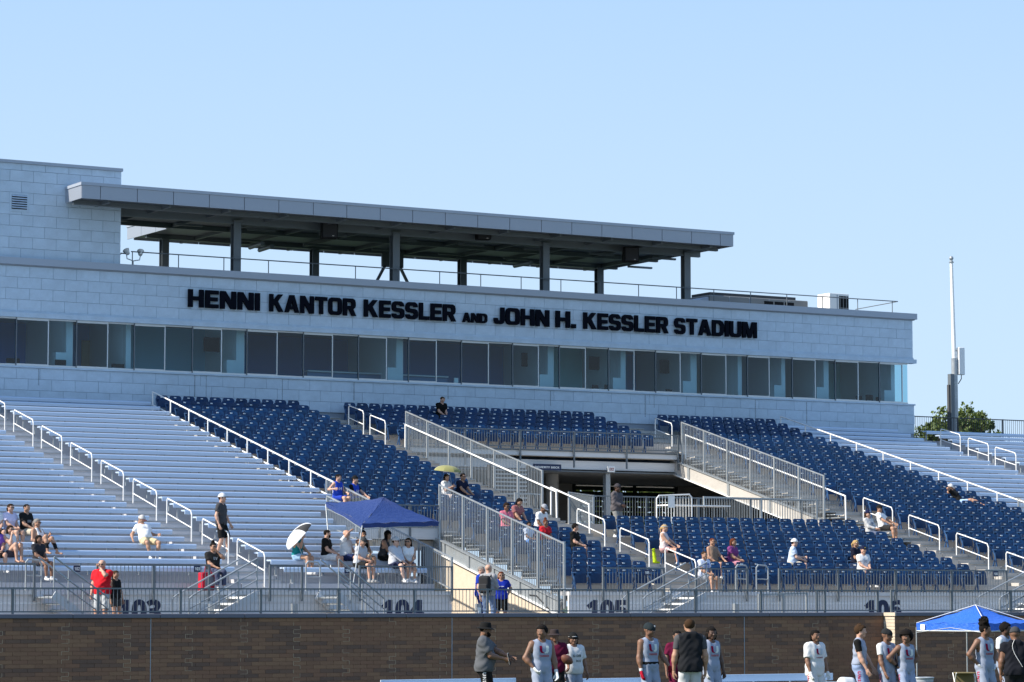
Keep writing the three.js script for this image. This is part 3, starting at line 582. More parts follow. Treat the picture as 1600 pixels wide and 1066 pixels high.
// front walkway and fascia with the painted section numbers
const FD = 73.35, FY = EYE + 0.34;
{
  const w = thing('front_walkway', 'narrow walkway slab along the foot of the stands', 'walkway');
  slab('slab', w, 14, 41.05, FY - 0.12, FY, FD, 75.2, M.aluTread); slab('slab', w, 44.98, 90, FY - 0.12, FY, FD, 74.05, M.aluTread);
  for (const [x0, x1, lab] of [[14, 41.05, 'pale boarded fascia with painted numbers under the silver benches'], [44.98, 90, 'pale boarded fascia with painted numbers under the blue seats']]) {
    const f = thing('stand_fascia', lab, 'fascia wall');
    for (let i = 0; i < 4; i++) slab('board', f, x0, x1, EYE - 0.67 + i * 0.225, EYE - 0.67 + (i + 1) * 0.225 - 0.007, FD + 0.02 + (i % 2) * 0.004, FD + 0.10, M.fascia);
    slab('edge_beam', f, x0, x1, FY - 0.115, FY - 0.008, FD - 0.045, FD + 0.06, M.fascia);
    for (const [s, p0, p1] of [['103', 183, 252], ['104', 596, 663], ['105', 917, 981], ['106', 1351, 1409]]) {
      const a = atD(p0, 945, FD).x, b = atD(p1, 945, FD).x; if (a < x0 || b > x1) continue;
      mesh('painted_number', fitText(s, a, b, EYE - 0.52, EYE + 0.10, -FD - 0.016, 0.006, 0.045), M.navy, f);
    }
  }
}
const ff = (x0, x1, label) => fence(label, V(x0, FY - 0.01, -FD + 0.08), V(x1, FY - 0.01, -FD + 0.08), 0.70, { group: 'fence along the front of the stands', down: 0.28, step: 2.0 });
ff(20, atD(52, 880, FD).x, 'grey picket fence in front of the lowest benches before the 102 plate');
ff(atD(150, 880, FD).x, atD(325, 880, FD).x, 'grey picket fence in front of the lowest benches by the 103 plate');
ff(atD(420, 880, FD).x, atD(470, 880, FD).x, 'short grey picket fence in front of the white umbrella');
ff(atD(560, 880, FD).x, 41.0, 'grey picket fence in front of the seated group under the navy tent');
ff(46.1, atD(1035, 880, FD).x, 'grey picket fence in front of the narrow blue block at the entrance guard');
ff(atD(1085, 880, FD).x, atD(1165, 880, FD).x, 'grey picket fence in front of the man in the striped shirt');
ff(atD(1215, 880, FD).x, atD(1570, 880, FD).x, 'long grey picket fence in front of the wide lower block of blue seats');

// small stairs from the concourse up to the walkway, running along the fascia
function sideStair(label, xTop, xBot) {
  const g = thing('concourse_stairs', label, 'stairs'), y0 = EYE - 0.68, D0 = 72.0, D1 = 73.26, N = 6, dx = (xBot - xTop) / N, s = Math.sign(dx);
  for (let i = 0; i < N; i++) { const y = FY - 0.17 * (i + 1), a = xTop + dx * i, b = xTop + dx * (i + 1); slab('step', g, Math.min(a, b), Math.max(a, b) , y - 0.04, y, D0, D1, M.galv); slab('step_nosing', g, b - 0.03, b + 0.03, y - 0.05, y + 0.004, D0 - 0.003, D1, M.white); }
  for (const D of [D0 - 0.02, D1 + 0.02]) new MB().rbar(V(xTop, FY - 0.12, -D), V(xBot, y0 + 0.05, -D), 0.03, 0.22).build('stringer', M.fascia, g);
  const lp = new MB(), h = 0.86;
  for (const D of [D0 - 0.05, D1 - 0.2]) { lp.path([V(xBot + s * 0.32, y0, -D), V(xBot + s * 0.32, y0 + h - 0.06, -D), V(xBot + s * 0.2, y0 + h + 0.04, -D), V(xTop, FY + h, -D)], 0.024, 8); }
  lp.build('handrail', M.galv, g);
  const m2 = new MB(); for (const D of [D0 - 0.05]) for (const k of [0.33, 0.62]) m2.tube(V(xBot + s * 0.3, y0 + h * k, -D), V(xTop, FY + h * k, -D), 0.018, 6);
  for (let i = 0; i <= 3; i++) { const x = xTop + (xBot - xTop) * i / 3, y = FY + (y0 - FY) * i / 3; m2.tube(V(x, y, -D0 + 0.05), V(x, y + h, -D0 + 0.05), 0.02, 6); }
  m2.build('rails', M.galv, g);
  return g;
}
sideStair('grey concourse stairs below the woman holding the phone, beside the red bag', atD(388, 890, 72.5).x, atD(300, 890, 72.5).x);
sideStair('grey concourse stairs before the man in the striped shirt', atD(1088, 890, 72.5).x, atD(1003, 890, 72.5).x);
sideStair('grey concourse stairs below the barefoot women', atD(72, 890, 72.5).x, atD(140, 890, 72.5).x);
sideStair('grey concourse stairs under the white umbrella', atD(515, 890, 72.5).x, atD(570, 890, 72.5).x);
sideStair('grey concourse stairs behind the bright blue tent', atD(1640, 890, 72.5).x, atD(1556, 890, 72.5).x);
for (const [x, y, lab] of [[1210, 931, 'short light picket gate leaning before the wide lower blue block']]) {
  const a = atD(1180, 950, 72.3), b = atD(1262, 945, 72.3); fence(lab, V(a.x, EYE - 0.67, -72.1), V(b.x, EYE - 0.62, -72.35), 0.92, { m: M.galv, step: 0.9, name: 'gate_panel' });
}
for (const [px, near] of [[460, 'white umbrella'], [747, 'man with the backpack'], [1150, 'woman in plum'], [330, 'red bag']]) {
  const p = atD(px, 940, 72.9), b = thing('outlet_post', 'small grey outlet box on a post, nearest the ' + near, 'outlet box', [p.x, EYE - 0.68, -72.9]);
  box(-0.03, 0, -0.03, 0.03, 0.42, 0.03).build('post', M.galv, b); mesh('box', new RoundedBoxGeometry(0.17, 0.27, 0.12, 1, 0.01).translate(0, 0.53, 0), M.galv, b);
}

// section plates on the front fence
for (const [s, px, py, where] of [['102', 120, 889, 'beside the man in red'], ['103', 308, 889, 'beside the woman in the black tee'], ['104', 543, 891.5, 'below the man bent over his hands'], ['105', 1011, 895, 'before the narrow blue block'], ['106', 1556, 897, 'above the bright blue tent']]) {
  const p = atD(px, py, FD - 0.14), g = thing('section_plate', 'small navy number plate on the front fence ' + where, 'sign', p);
  mesh('plate', new RoundedBoxGeometry(0.2, 0.17, 0.02, 1, 0.008), M.navy, g);
  mesh('number', fitText(s, -0.075, 0.075, -0.045, 0.045, 0.0105, 0.003, 0.02), M.white, g);
  box(-0.02, -0.06, -0.04, 0.02, 0.06, -0.01).build('clip', M.galv, g);
}

// white rails at the edges of the blocks
function slopeRail(label, X, nA, nB, posts) {
  const D0 = DN(nA), D1 = DN(nB), g = thing('sloping_rail', label, 'railing', [X, SL(D0), -D0]);
  const dy = SL(D1) - SL(D0), dz = D0 - D1, h = 0.84, l = 0.34;
  new MB().path([V(0, -0.1, 0), V(0, h - 0.02, 0), V(0, h + dy, dz)], 0.028).build('top_rail', M.white, g);
  new MB().tube(V(0, l, 0), V(0, l + dy, dz), 0.028).build('lower_rail', M.white, g);
  for (let i = 1; i <= posts; i++) { const t = i / posts; new MB().tube(V(0, dy * t - 0.05, dz * t), V(0, h + dy * t, dz * t), 0.026).build('post', M.white, g); }
}
slopeRail('white sloping double rail between the benches and the first blue seats', 42.78, -11, 6, 9);
slopeRail('white sloping double rail between the far right blue seats and the benches', 70.92, -11, 7, 9);
for (const [n, k] of [[-8.5, 0], [-5.4, 1], [-2.4, 2], [0.6, 3], [3.6, 4], [6.6, 5], [9.6, 6], [12.6, 7], [15.4, 8]].map(q => q)) hoopRail('white pipe handrail loop on the aisle between the left benches', 35.62, n, n + 2.1, 'handrail loops on the left bench aisle');
for (const n of [-9, -7]) hoopRail('white pipe handrail loop at the head of the aisle by the first blue seats', 49.95, n, n + 1.4, 'upper handrail loops by the first blue seats');
for (const n of [10, 13, 16]) hoopRail('white pipe handrail loop on the aisle below the near portal guard', 49.87, n, n + 1.95, 'handrail loops below the near portal guard');
for (const n of [7, 10, 13, 16]) hoopRail('white pipe handrail loop on the aisle below the far portal guard', 63.38, n, n + 1.95, 'handrail loops below the far portal guard');
hoopRail('single white pipe handrail loop at the top of the portal stairs', 63.48, -8.8, -7.4);
for (const n of [-8.8, -6.7, -4.7, -2.2, 0.5]) hoopRail('white pipe handrail loop on the aisle between the right benches', 77.8, n, n + 1.5, 'handrail loops on the right bench aisle');

// tall picket guards on the portal and entrance stairs, their stringers and handrails
const slopeFence = (label, X, n0, n1, h, o = {}) => fence(label, V(X, SL(DN(n0)) - 0.28, -DN(n0)), V(X, SL(DN(n1)) - 0.28, -DN(n1)), h + 0.28, { m: M.galv, step: 1.55, pk: 0.10, pr: 0.0075, downAt: () => 0.12, ...o });
slopeFence('tall sloping picket guard on the near side of the portal', 50.62, -5.2, 6, 1.38);
slopeFence('tall sloping picket guard on the far side of the portal', 62.62, -5.1, 5.5, 1.38);
slopeFence('tall sloping picket guard beside the people in blue at the entrance', 44.97, 9.6, 18.4, 1.5);
slopeFence('sloping picket guard at the end of the white rail over the navy tent', 42.8, 5.4, 8.9, 0.84);
slopeFence('sloping picket guard at the end of the far right white rail', 70.92, 6.4, 16, 0.9);
function guardRail(label, X, n0, n1, end) { const D0 = DN(n0), D1 = DN(n1), g = thing('guard_handrail', label, 'handrail', [X, SL(D0), -D0]); new MB().path([V(0, 0.0, 0), V(0, 0.92, 0), V(0, 0.92 + SL(D1) - SL(D0), D0 - D1), ...(end ? [V(0, SL(D1) - SL(D0) - 0.25, D0 - D1 + 0.04)] : [])], 0.03).build('rail', M.white, g); return g; }
guardRail('white pipe handrail along the near portal guard', 50.54, -5.1, 7.2, true);
guardRail('short white handrail at the foot of the near portal guard', 50.7, 6.5, 9.3, true);
guardRail('white pipe handrail along the far portal guard', 62.72, -5, 6.8, true);
function stringer(label, X, n0, n1, dep, m) { const g = thing('stair_stringer', label, 'beam'); const a = V(X, SL(DN(n0)), -DN(n0)), b = V(X, SL(DN(n1)), -DN(n1)); new MB().rbar(a.clone().add(V(0, -0.22 - dep / 2, 0)), b.clone().add(V(0, -0.22 - dep / 2, 0)), 0.12, dep).build('web', m, g); new MB().rbar(a.clone().add(V(-0.03, -0.2, 0)), b.clone().add(V(-0.03, -0.2, 0)), 0.2, 0.035).build('flange', M.galv, g); new MB().rbar(a.clone().add(V(-0.03, -0.22 - dep, 0)), b.clone().add(V(-0.03, -0.22 - dep, 0)), 0.2, 0.035).build('flange', M.white, g); for (let i = 0; i < 5; i++) { const p = a.clone().lerp(b, (i + 0.5) / 5); new MB().box(p.x - 0.1, p.y - 0.2 - dep, p.z - 0.07, p.x - 0.061, p.y - 0.2, p.z + 0.07).build('stiffener', M.galv, g); } return g; }
stringer('pale sloping stair beam on the far side of the portal', 62.62, -6, 9.5, 0.5, M.concrete);
stringer('pale sloping stair beam over the cream entrance wall', 44.97, 9.2, 18.2, 0.42, M.galv);

// edge of the block over the entrance
{
  const d = thing('deck_edge', 'pale deck edge beam under the fence over the entrance', 'beam'); slab('beam', d, 41.1, 45.0, EYE + 2.0, EYE + 2.36, 81.22, 81.42, M.fascia); slab('lower_beam', d, 41.1, 45.0, EYE + 1.66, EYE + 1.97, 81.5, 81.9, M.concrete); slab('soffit', d, 41.1, 48.9, EYE + 1.98, EYE + 2.0, 81.95, 98, M.concrete);
  fence('grey picket fence in front of the last blue row over the entrance', V(42.85, EYE + 2.33, -81.2), V(45.0, EYE + 2.33, -81.2), 0.74, { down: 0.3, step: 1.1 });
  fence('grey picket fence along the end of the benches at the entrance', V(41.12, EYE + 2.36, -81.4), V(41.12, FY, -73.5), 0.95, { step: 1.9, down: 0.1, m: M.galv });
  const e = thing('entrance_passage', 'cream block walls of the entrance passage under the blue seats', 'passage');
  const sh = new THREE.Shape(); const zA = -73.45, zB = -82; sh.moveTo(-zA, EYE - 0.68); sh.lineTo(-zB, EYE - 0.68); sh.lineTo(-zB, SL(82) - 0.6); sh.lineTo(-zA, SL(-zA) - 0.6); sh.closePath();
  const g = new THREE.ExtrudeGeometry(sh, { depth: 0.2, bevelEnabled: false }); g.rotateY(Math.PI / 2); // x -> -z, depth -> x
  { const u = g.attributes.uv, p = g.attributes.position; for (let i = 0; i < u.count; i++) u.setXY(i, p.getZ(i), p.getY(i)); }
  mesh('right_wall', g.translate(44.99, 0, 0), M.cream, e);
  slab('left_wall', e, 40.85, 41.05, EYE - 0.68, EYE + 0.2, 73.5, 82, M.cream); slab('rear_wall', e, 40.85, 45.2, EYE - 0.68, EYE + 1.97, 88.5, 88.7, M.cream);
  slab('left_upper_wall', e, 40.87, 41.03, EYE + 0.21, EYE + 1.9, 78.2, 82, M.cream);
  slab('column', e, 41.2, 41.45, EYE - 0.68, EYE + 1.65, 75.2, 75.5, M.steel);
  const hr = thing('wall_handrail', 'dark handrail fixed to the cream entrance wall', 'handrail', [44.9, EYE - 0.68, -76]); new MB().path([V(0, 0, 2.2), V(0, 0.35, 1.9), V(0, 0.9, 0.9), V(0, 0.92, 0.5)], 0.02).build('rail', M.dark, hr); new MB().tube(V(0, 0.3, 1.7), V(0.1, 0.3, 1.7), 0.012).tube(V(0, 0.9, 0.6), V(0.1, 0.9, 0.6), 0.012).build('bracket', M.dark, hr);
}

// portal under the press box
{
  const p = thing('portal', 'dark walkway portal under the press box with pale beams over it', 'portal'), D0 = 94.12, FL = Y(2.62), PX = 76;
  slab('floor', p, 50.7, PX, FL - 0.2, FL, 82.7, 112, M.concrete); slab('lower_floor', p, 50.7, 62.6, TN(10) - 0.2, TN(10) - 0.004, 81.3, 82.69, M.concrete); slab('kerb', p, 50.7, 62.55, TN(10), FL - 0.201, 82.71, 82.9, M.cream);
  slab('edge_beam', p, 50.7, 62.55, Y(5.50), Y(5.68), D0 - 0.14, D0 + 0.02, M.fascia); slab('edge_angle', p, 50.7, 62.6, Y(5.69), Y(5.73), D0 - 0.2, D0 + 0.04, M.steel);
  slab('lintel_beam', p, 50.7, 62.55, Y(5.03), Y(5.36), D0 + 0.1, D0 + 0.3, M.fascia); slab('lintel_flange', p, 50.7, 62.6, Y(4.93), Y(4.97), D0 - 0.02, D0 + 0.42, M.steel);
  slab('soffit', p, 50.7, PX, Y(4.98), Y(5.02), D0 + 0.44, 106.4, M.concrete);
  slab('near_wall', p, 50.66, 50.86, FL, Y(4.97), 94.6, 106.4, M.concrete); slab('far_wall', p, PX - 0.2, PX, FL, Y(4.97), 96.5, 106.4, M.concrete);
  slab('blind_wall', p, 69.5, PX - 0.2, FL, Y(4.97), 104.6, 104.8, M.concrete); slab('blind_wall', p, 50.86, 64.3, FL, Y(4.97), 104.6, 104.8, M.concrete);
  for (const px of [862.5, 948.5]) { const q = atD(px, 760, px > 900 ? 94.4 : 97); if (px < 900) new MB().tube(V(q.x, FL, q.z), V(q.x, Y(4.97), q.z), 0.26, 18).build('round_column', M.concrete, p); else { const c = part('steel_column', p); box(q.x - 0.1, FL, q.z + 0.05, q.x + 0.1, Y(4.92), q.z + 0.08).build('flange', M.galv, c); box(q.x - 0.1, FL, q.z - 0.12, q.x + 0.1, Y(4.92), q.z - 0.09).build('flange', M.galv, c); box(q.x - 0.015, FL, q.z - 0.09, q.x + 0.015, Y(4.92), q.z + 0.05).build('web', M.galv, c); } }
  // slatted screen at the back
  const sc = thing('slatted_screen', 'dark horizontal slat screen at the back of the portal', 'screen');
  for (let i = 0; i < 8; i++) slab('slat', sc, 64.3, 69.5, FL + 0.82 + i * 0.215, FL + 0.82 + i * 0.215 + 0.165, 104.62, 104.7, M.slat);
  for (const x of [64.3, 67.3, 69.4]) slab('post', sc, x, x + 0.12, FL, Y(4.95), 104.5, 104.6, M.slat);
  const f = (p0, p1, D0, D1, lab, m = M.galv) => { const a = atD(p0, 790, D0), b = atD(p1, 790, D1); fence(lab, V(a.x, FL, -D0), V(b.x, FL, -D1), 1.04, { m, step: 2.1 }); };
  f(928, 1090, 85.2, 85.2, 'dark picket fence across the middle of the portal', M.steel); f(1092, 1330, 85.2, 85.2, 'dark picket fence under the far portal stairs', M.steel);
  f(889, 927, 83.0, 85.1, 'light picket return fence beside the portal steps'); f(1100, 1276, 84.2, 84.6, 'light picket fence leaning under the far portal stairs'); f(805, 846, 84.4, 85, 'light picket fence behind the leaning man in white');
  { const a = atD(1026, 790, 83), b = atD(1081, 790, 83), g = thing('crowd_barrier', 'white rounded crowd barrier standing in the portal', 'barrier', [a.x, FL, -83], 0); const L = b.x - a.x; new MB().path([V(0, 0, 0), V(0, 0.9, 0), V(0.1, 1.0, 0), V(L - 0.1, 1.06, 0), V(L, 0.96, 0), V(L, 0, 0)], 0.025).build('frame', M.white, g); const mb = new MB(); for (let i = 1; i < 12; i++) mb.tube(V(L * i / 12, 0.12, 0), V(L * i / 12, 1, 0), 0.011, 6); mb.tube(V(0, 0.12, 0), V(L, 0.12, 0), 0.018).build('bars', M.white, g); box(0.45, 0.6, 0.02, 0.72, 1.0, 0.03).build('notice', M.white, g); }
  { const a = atD(1035, 792, 84), g = thing('folding_table', 'pale folding table behind the crowd barrier in the portal', 'table', [a.x, FL, -84]); box(0, 0.7, -0.35, 2.6, 0.74, 0.35).build('tabletop', M.white, g); for (const x of [0.3, 2.3]) new MB().tube(V(x, 0, -0.25), V(x, 0.7, -0.25), 0.018).tube(V(x, 0, 0.25), V(x, 0.7, 0.25), 0.018).tube(V(x, 0.2, -0.25), V(x, 0.2, 0.25), 0.014).build('leg', M.galv, g); }
  const lv = thing('vent_louvre', 'pale horizontal louvre on the wall behind the near portal guard', 'louvre', [0, 0, 0]);
  for (let i = 0; i < 9; i++) { const a = atD(770, 733 + i * 6.2, 93), b = atD(822, 735 + i * 6.2, 93); slab('slat', lv, a.x, b.x, a.y - 0.05, a.y, 92.95, 93.1, M.galv); }
  { const a = atD(768, 730, 93), b = atD(824, 790, 93); slab('frame', lv, a.x - 0.05, b.x + 0.05, b.y, a.y, 93.12, 93.2, M.dark); slab('post', lv, b.x, b.x + 0.12, FL, a.y + 0.1, 92.95, 93.1, M.dark); slab('post', lv, a.x - 0.12, a.x, FL, a.y + 0.1, 92.95, 93.1, M.dark); }
  fence('grey picket fence in front of the short top block over the portal', V(50.75, Y(5.76), -D0 + 0.22), V(62.5, Y(5.76), -D0 + 0.22), 0.66, { step: 2.55, down: 0.68 });
  const s0 = atD(833, 724, D0 - 0.2), s1 = atD(876.5, 735.5, D0 - 0.2), sg = thing('portal_sign', 'navy sign with white capitals over the portal', 'sign', [s0.x, s1.y, s0.z]);
  box(0, 0, -0.02, s1.x - s0.x, s0.y - s1.y - 0.02, 0.02).build('panel', M.navy, sg);
  mesh('lettering', fitText('DOHERTY DECK', 0.06, s1.x - s0.x - 0.08, 0.07, s0.y - s1.y - 0.1, 0.021, 0.004, 0.015), M.white, sg);
  const e0 = atD(955, 733.5, D0 - 0.35), ex = thing('exit_sign', 'white boxy exit sign hung on the portal lintel', 'sign', e0);
  mesh('case', new RoundedBoxGeometry(0.3, 0.22, 0.09, 1, 0.015), M.white, ex); mesh('lettering', fitText('EXIT', -0.1, 0.1, -0.055, 0.055, 0.046, 0.003, 0.02), mat([0.25, 0.03, 0.02], 0.6), ex); box(-0.03, 0.0, -0.3, 0.03, 0.05, -0.045).build('arm', M.galv, ex);
}
// dark back fence on the far right, top of the stands
fence('dark picket fence along the top of the stands beyond the press box', V(78.7, TN(-11), -100.1), V(104, TN(-11), -100.1), 1.15, { m: M.steelDark, step: 2.6, pk: 0.115 });
// ---------------------------------------------------------------- blue seats
const seatNavy = new THREE.MeshPhysicalMaterial({ color: lin(0.0045, 0.030, 0.094), roughness: 0.36, specularIntensity: 0.55, side: THREE.DoubleSide });
const seatTones = [0.8, 1, 1.22, 1.05].map(k => { const m = seatNavy.clone(); m.color.multiplyScalar(k); return m; });
const seatSteel = mat([0.03, 0.075, 0.17], 0.4, 0.1);
const seatParts = (() => {
  // thin moulded shell with rounded corners, curved both ways
  const shell = (w, h, rt, rb, th, zf) => {
    const vs = [0, 0.03, 0.12, 0.3, 0.5, 0.68, 0.82, 0.92, 0.975, 1], us = [-1, -0.85, -0.6, -0.3, 0, 0.3, 0.6, 0.85, 1], pos = [], idx = [], nu = us.length, nv = vs.length;
    const hw = y => y > h - rt ? w / 2 - rt + Math.sqrt(Math.max(0, rt * rt - (y - h + rt) ** 2)) : y < rb ? w / 2 - rb + Math.sqrt(Math.max(0, rb * rb - (rb - y) ** 2)) : w / 2;
    const P = (u, v, b) => { const y = v * h, x = u * hw(y); return [x, y, zf(x / (w / 2), y) - (b ? th : 0)]; };
    for (const b of [0, 1]) for (const v of vs) for (const u of us) pos.push(...P(u, v, b));
    const q = (a, b, c, d) => idx.push(a, b, c, a, c, d), off = nu * nv;
    for (let j = 0; j + 1 < nv; j++) for (let i = 0; i + 1 < nu; i++) { const k = j * nu + i; q(k, k + 1, k + nu + 1, k + nu); q(off + k + 1, off + k, off + k + nu, off + k + nu + 1); }
    const rim = [...us.map(u => [u, 0]), ...vs.slice(1).map(v => [1, v]), ...us.slice(0, -1).reverse().map(u => [u, 1]), ...vs.slice(0, -1).reverse().map(v => [-1, v])], k0 = pos.length / 3;
    for (const [u, v] of rim) pos.push(...P(u, v, 0), ...P(u, v, 1));
    for (let i = 0; i + 1 < rim.length; i++) { const k = k0 + i * 2; q(k, k + 1, k + 3, k + 2); }
    const g = new THREE.BufferGeometry(); g.setAttribute('position', new THREE.Float32BufferAttribute(pos, 3)); g.setAttribute('uv', new THREE.Float32BufferAttribute(new Float32Array(pos.length / 3 * 2), 2)); g.setIndex(idx); g.computeVertexNormals(); return g;
  };
  const back = shell(0.46, 0.345, 0.085, 0.05, 0.03, (u, y) => 0.062 * u * u - 0.2 * y + (y > 0.3 ? -(y - 0.3) * 0.35 : 0)).translate(0, 0.375, -0.13);
  const panUp = shell(0.41, 0.345, 0.15, 0.06, 0.04, (u, y) => 0.04 - 0.045 * u * u - 0.10 * y - (y > 0.26 ? (y - 0.26) ** 2 * 6 : 0)).translate(0, 0.26, -0.01);
  const panDown = shell(0.42, 0.38, 0.10, 0.05, 0.04, (u, y) => 0.03 * u * u).rotateX(Math.PI / 2).scale(1, -1, 1).translate(0, 0.385, -0.08);
  const st = new MB(); for (const s of [-1]) { const x = s * 0.245; st.rbar(V(x, 0.0, 0.06), V(x, 0.46, -0.03), 0.03, 0.05).rbar(V(x, 0, -0.14), V(x, 0.30, -0.02), 0.028, 0.04).rbar(V(x, 0.36, -0.02), V(x, 0.60, -0.14), 0.028, 0.05).box(x - 0.03, 0, -0.17, x + 0.03, 0.015, 0.1).rbar(V(x, 0.56, -0.13), V(x, 0.58, 0.10), 0.04, 0.025); }
  const pl = new MB().obox(V(0.0, 0.655, -0.178), V(0.045, 0, 0), V(0, 0.019, -0.0038), V(0, 0, 0.008));
  return { back, panUp, panDown, st: st.geo(), pl: pl.geo() };
})();
const plateMat = mat([0.82, 0.84, 0.85], 0.25);
const SEATS = [];
function seatRow(sec, x0, count, pitch, n0, n1) { for (let n = n0; n <= n1; n++) for (let i = 0; i < count; i++) SEATS.push({ sec, n, x: x0 + pitch * (i + 0.5), z: -DN(n) - 0.08, y: TN(n) }); }
seatRow('block over the entrance', 42.98, 11, 0.536, -11, 9);
seatRow('narrow block by the entrance guard', 45.55, 6, 0.536, 10, 18);
seatRow('short block over the portal', 50.72, 21, 0.536, -11, -6);
seatRow('wide lower block', 50.95, 19, 0.545, 10, 18);
seatRow('block beyond the portal stairs', 64.4, 12, 0.536, -11, 18);
for (let i = SEATS.length - 1; i >= 0; i--) if (SEATS[i].x > 64 && SEATS[i].x < 64.8 && SEATS[i].n <= -9) SEATS.splice(i, 1); // the aisle widens at the top
const ordinal = ['front', 'second', 'third', 'fourth', 'fifth', 'sixth', 'seventh', 'eighth', 'ninth', 'tenth', 'eleventh', 'twelfth', 'thirteenth', 'fourteenth', 'fifteenth', 'sixteenth', 'seventeenth', 'eighteenth', 'nineteenth', 'twentieth', 'twenty-first'];
function placeSeats(occupied) {
  for (const s of SEATS) { const q = toPx(V(s.x, s.y + 0.6, s.z)); s.px = q[0]; s.d = q[2]; s.vis = q[0] > -10 && q[0] < 1610; s.occ = occupied.some(o => Math.abs(o.x - s.x) < 0.3 && Math.abs(o.z - s.z) < 0.4); }
  const show = SEATS.filter(s => s.vis).sort((a, b) => a.d - b.d), single = show.slice(0, 300), rest = show.slice(300);
  const front = {}; for (const s of SEATS) front[s.sec] = Math.max(front[s.sec] ?? -99, s.n);
  for (const s of single) {
    const row = front[s.sec] - s.n;
    const g = thing('stadium_chair', `navy stadium chair, ${ordinal[row] || row + 'th'} row up, ${s.sec}`, 'chair', [s.x, s.y, s.z], rr(-0.03, 0.03), 'blue chairs, ' + s.sec);
    const nv = seatTones[Math.floor(rnd() * 4)], bk = mesh('backrest', seatParts.back, nv, g); mesh('seat_plate', seatParts.pl, plateMat, bk);
    const pan = mesh('seat_pan', s.occ ? seatParts.panDown : seatParts.panUp, nv, g); if (!s.occ) pan.rotation.x = rr(-0.06, 0.05);
    mesh('standard', seatParts.st, seatSteel, g);
  }
  const col = (g0, c) => { const g = g0.index ? g0.toNonIndexed() : g0.clone(); const n = g.attributes.position.count, a = new Float32Array(n * 3); for (let i = 0; i < n; i++) a.set([c.r, c.g, c.b], i * 3); g.setAttribute('color', new THREE.BufferAttribute(a, 3)); return g; };
  const geo = up => mergeGeometries([col(seatParts.back, seatNavy.color), col(up ? seatParts.panUp : seatParts.panDown, seatNavy.color), col(seatParts.st, seatSteel.color), col(seatParts.pl, plateMat.color)]);
  const m = new THREE.MeshPhysicalMaterial({ vertexColors: true, roughness: 0.36, specularIntensity: 0.55, side: THREE.DoubleSide });
  const mxl = (list, up) => { const im = new THREE.InstancedMesh(geo(up), m, list.length), mx = new THREE.Matrix4(); list.forEach((s, i) => { mx.makeRotationY(rr(-0.03, 0.03)).setPosition(s.x, s.y, s.z); im.setMatrixAt(i, mx); const v = rr(0.78, 1.22); im.setColorAt(i, lin(v, v, v)); }); im.castShadow = im.receiveShadow = true; return im; };
  const all = new THREE.Group(); all.name = 'upper_blue_seats'; all.userData = { kind: 'stuff', label: 'mass of navy folding seats in the upper rows', category: 'seats' }; scene.add(all);
  const a = mxl(rest.filter(s => !s.occ), true); a.name = 'folded_seats'; a.userData.kind = 'stuff'; all.add(a);
  const occ = rest.filter(s => s.occ); if (occ.length) { const b = mxl(occ, false); b.name = 'lowered_seats'; b.userData.kind = 'stuff'; all.add(b); }
}
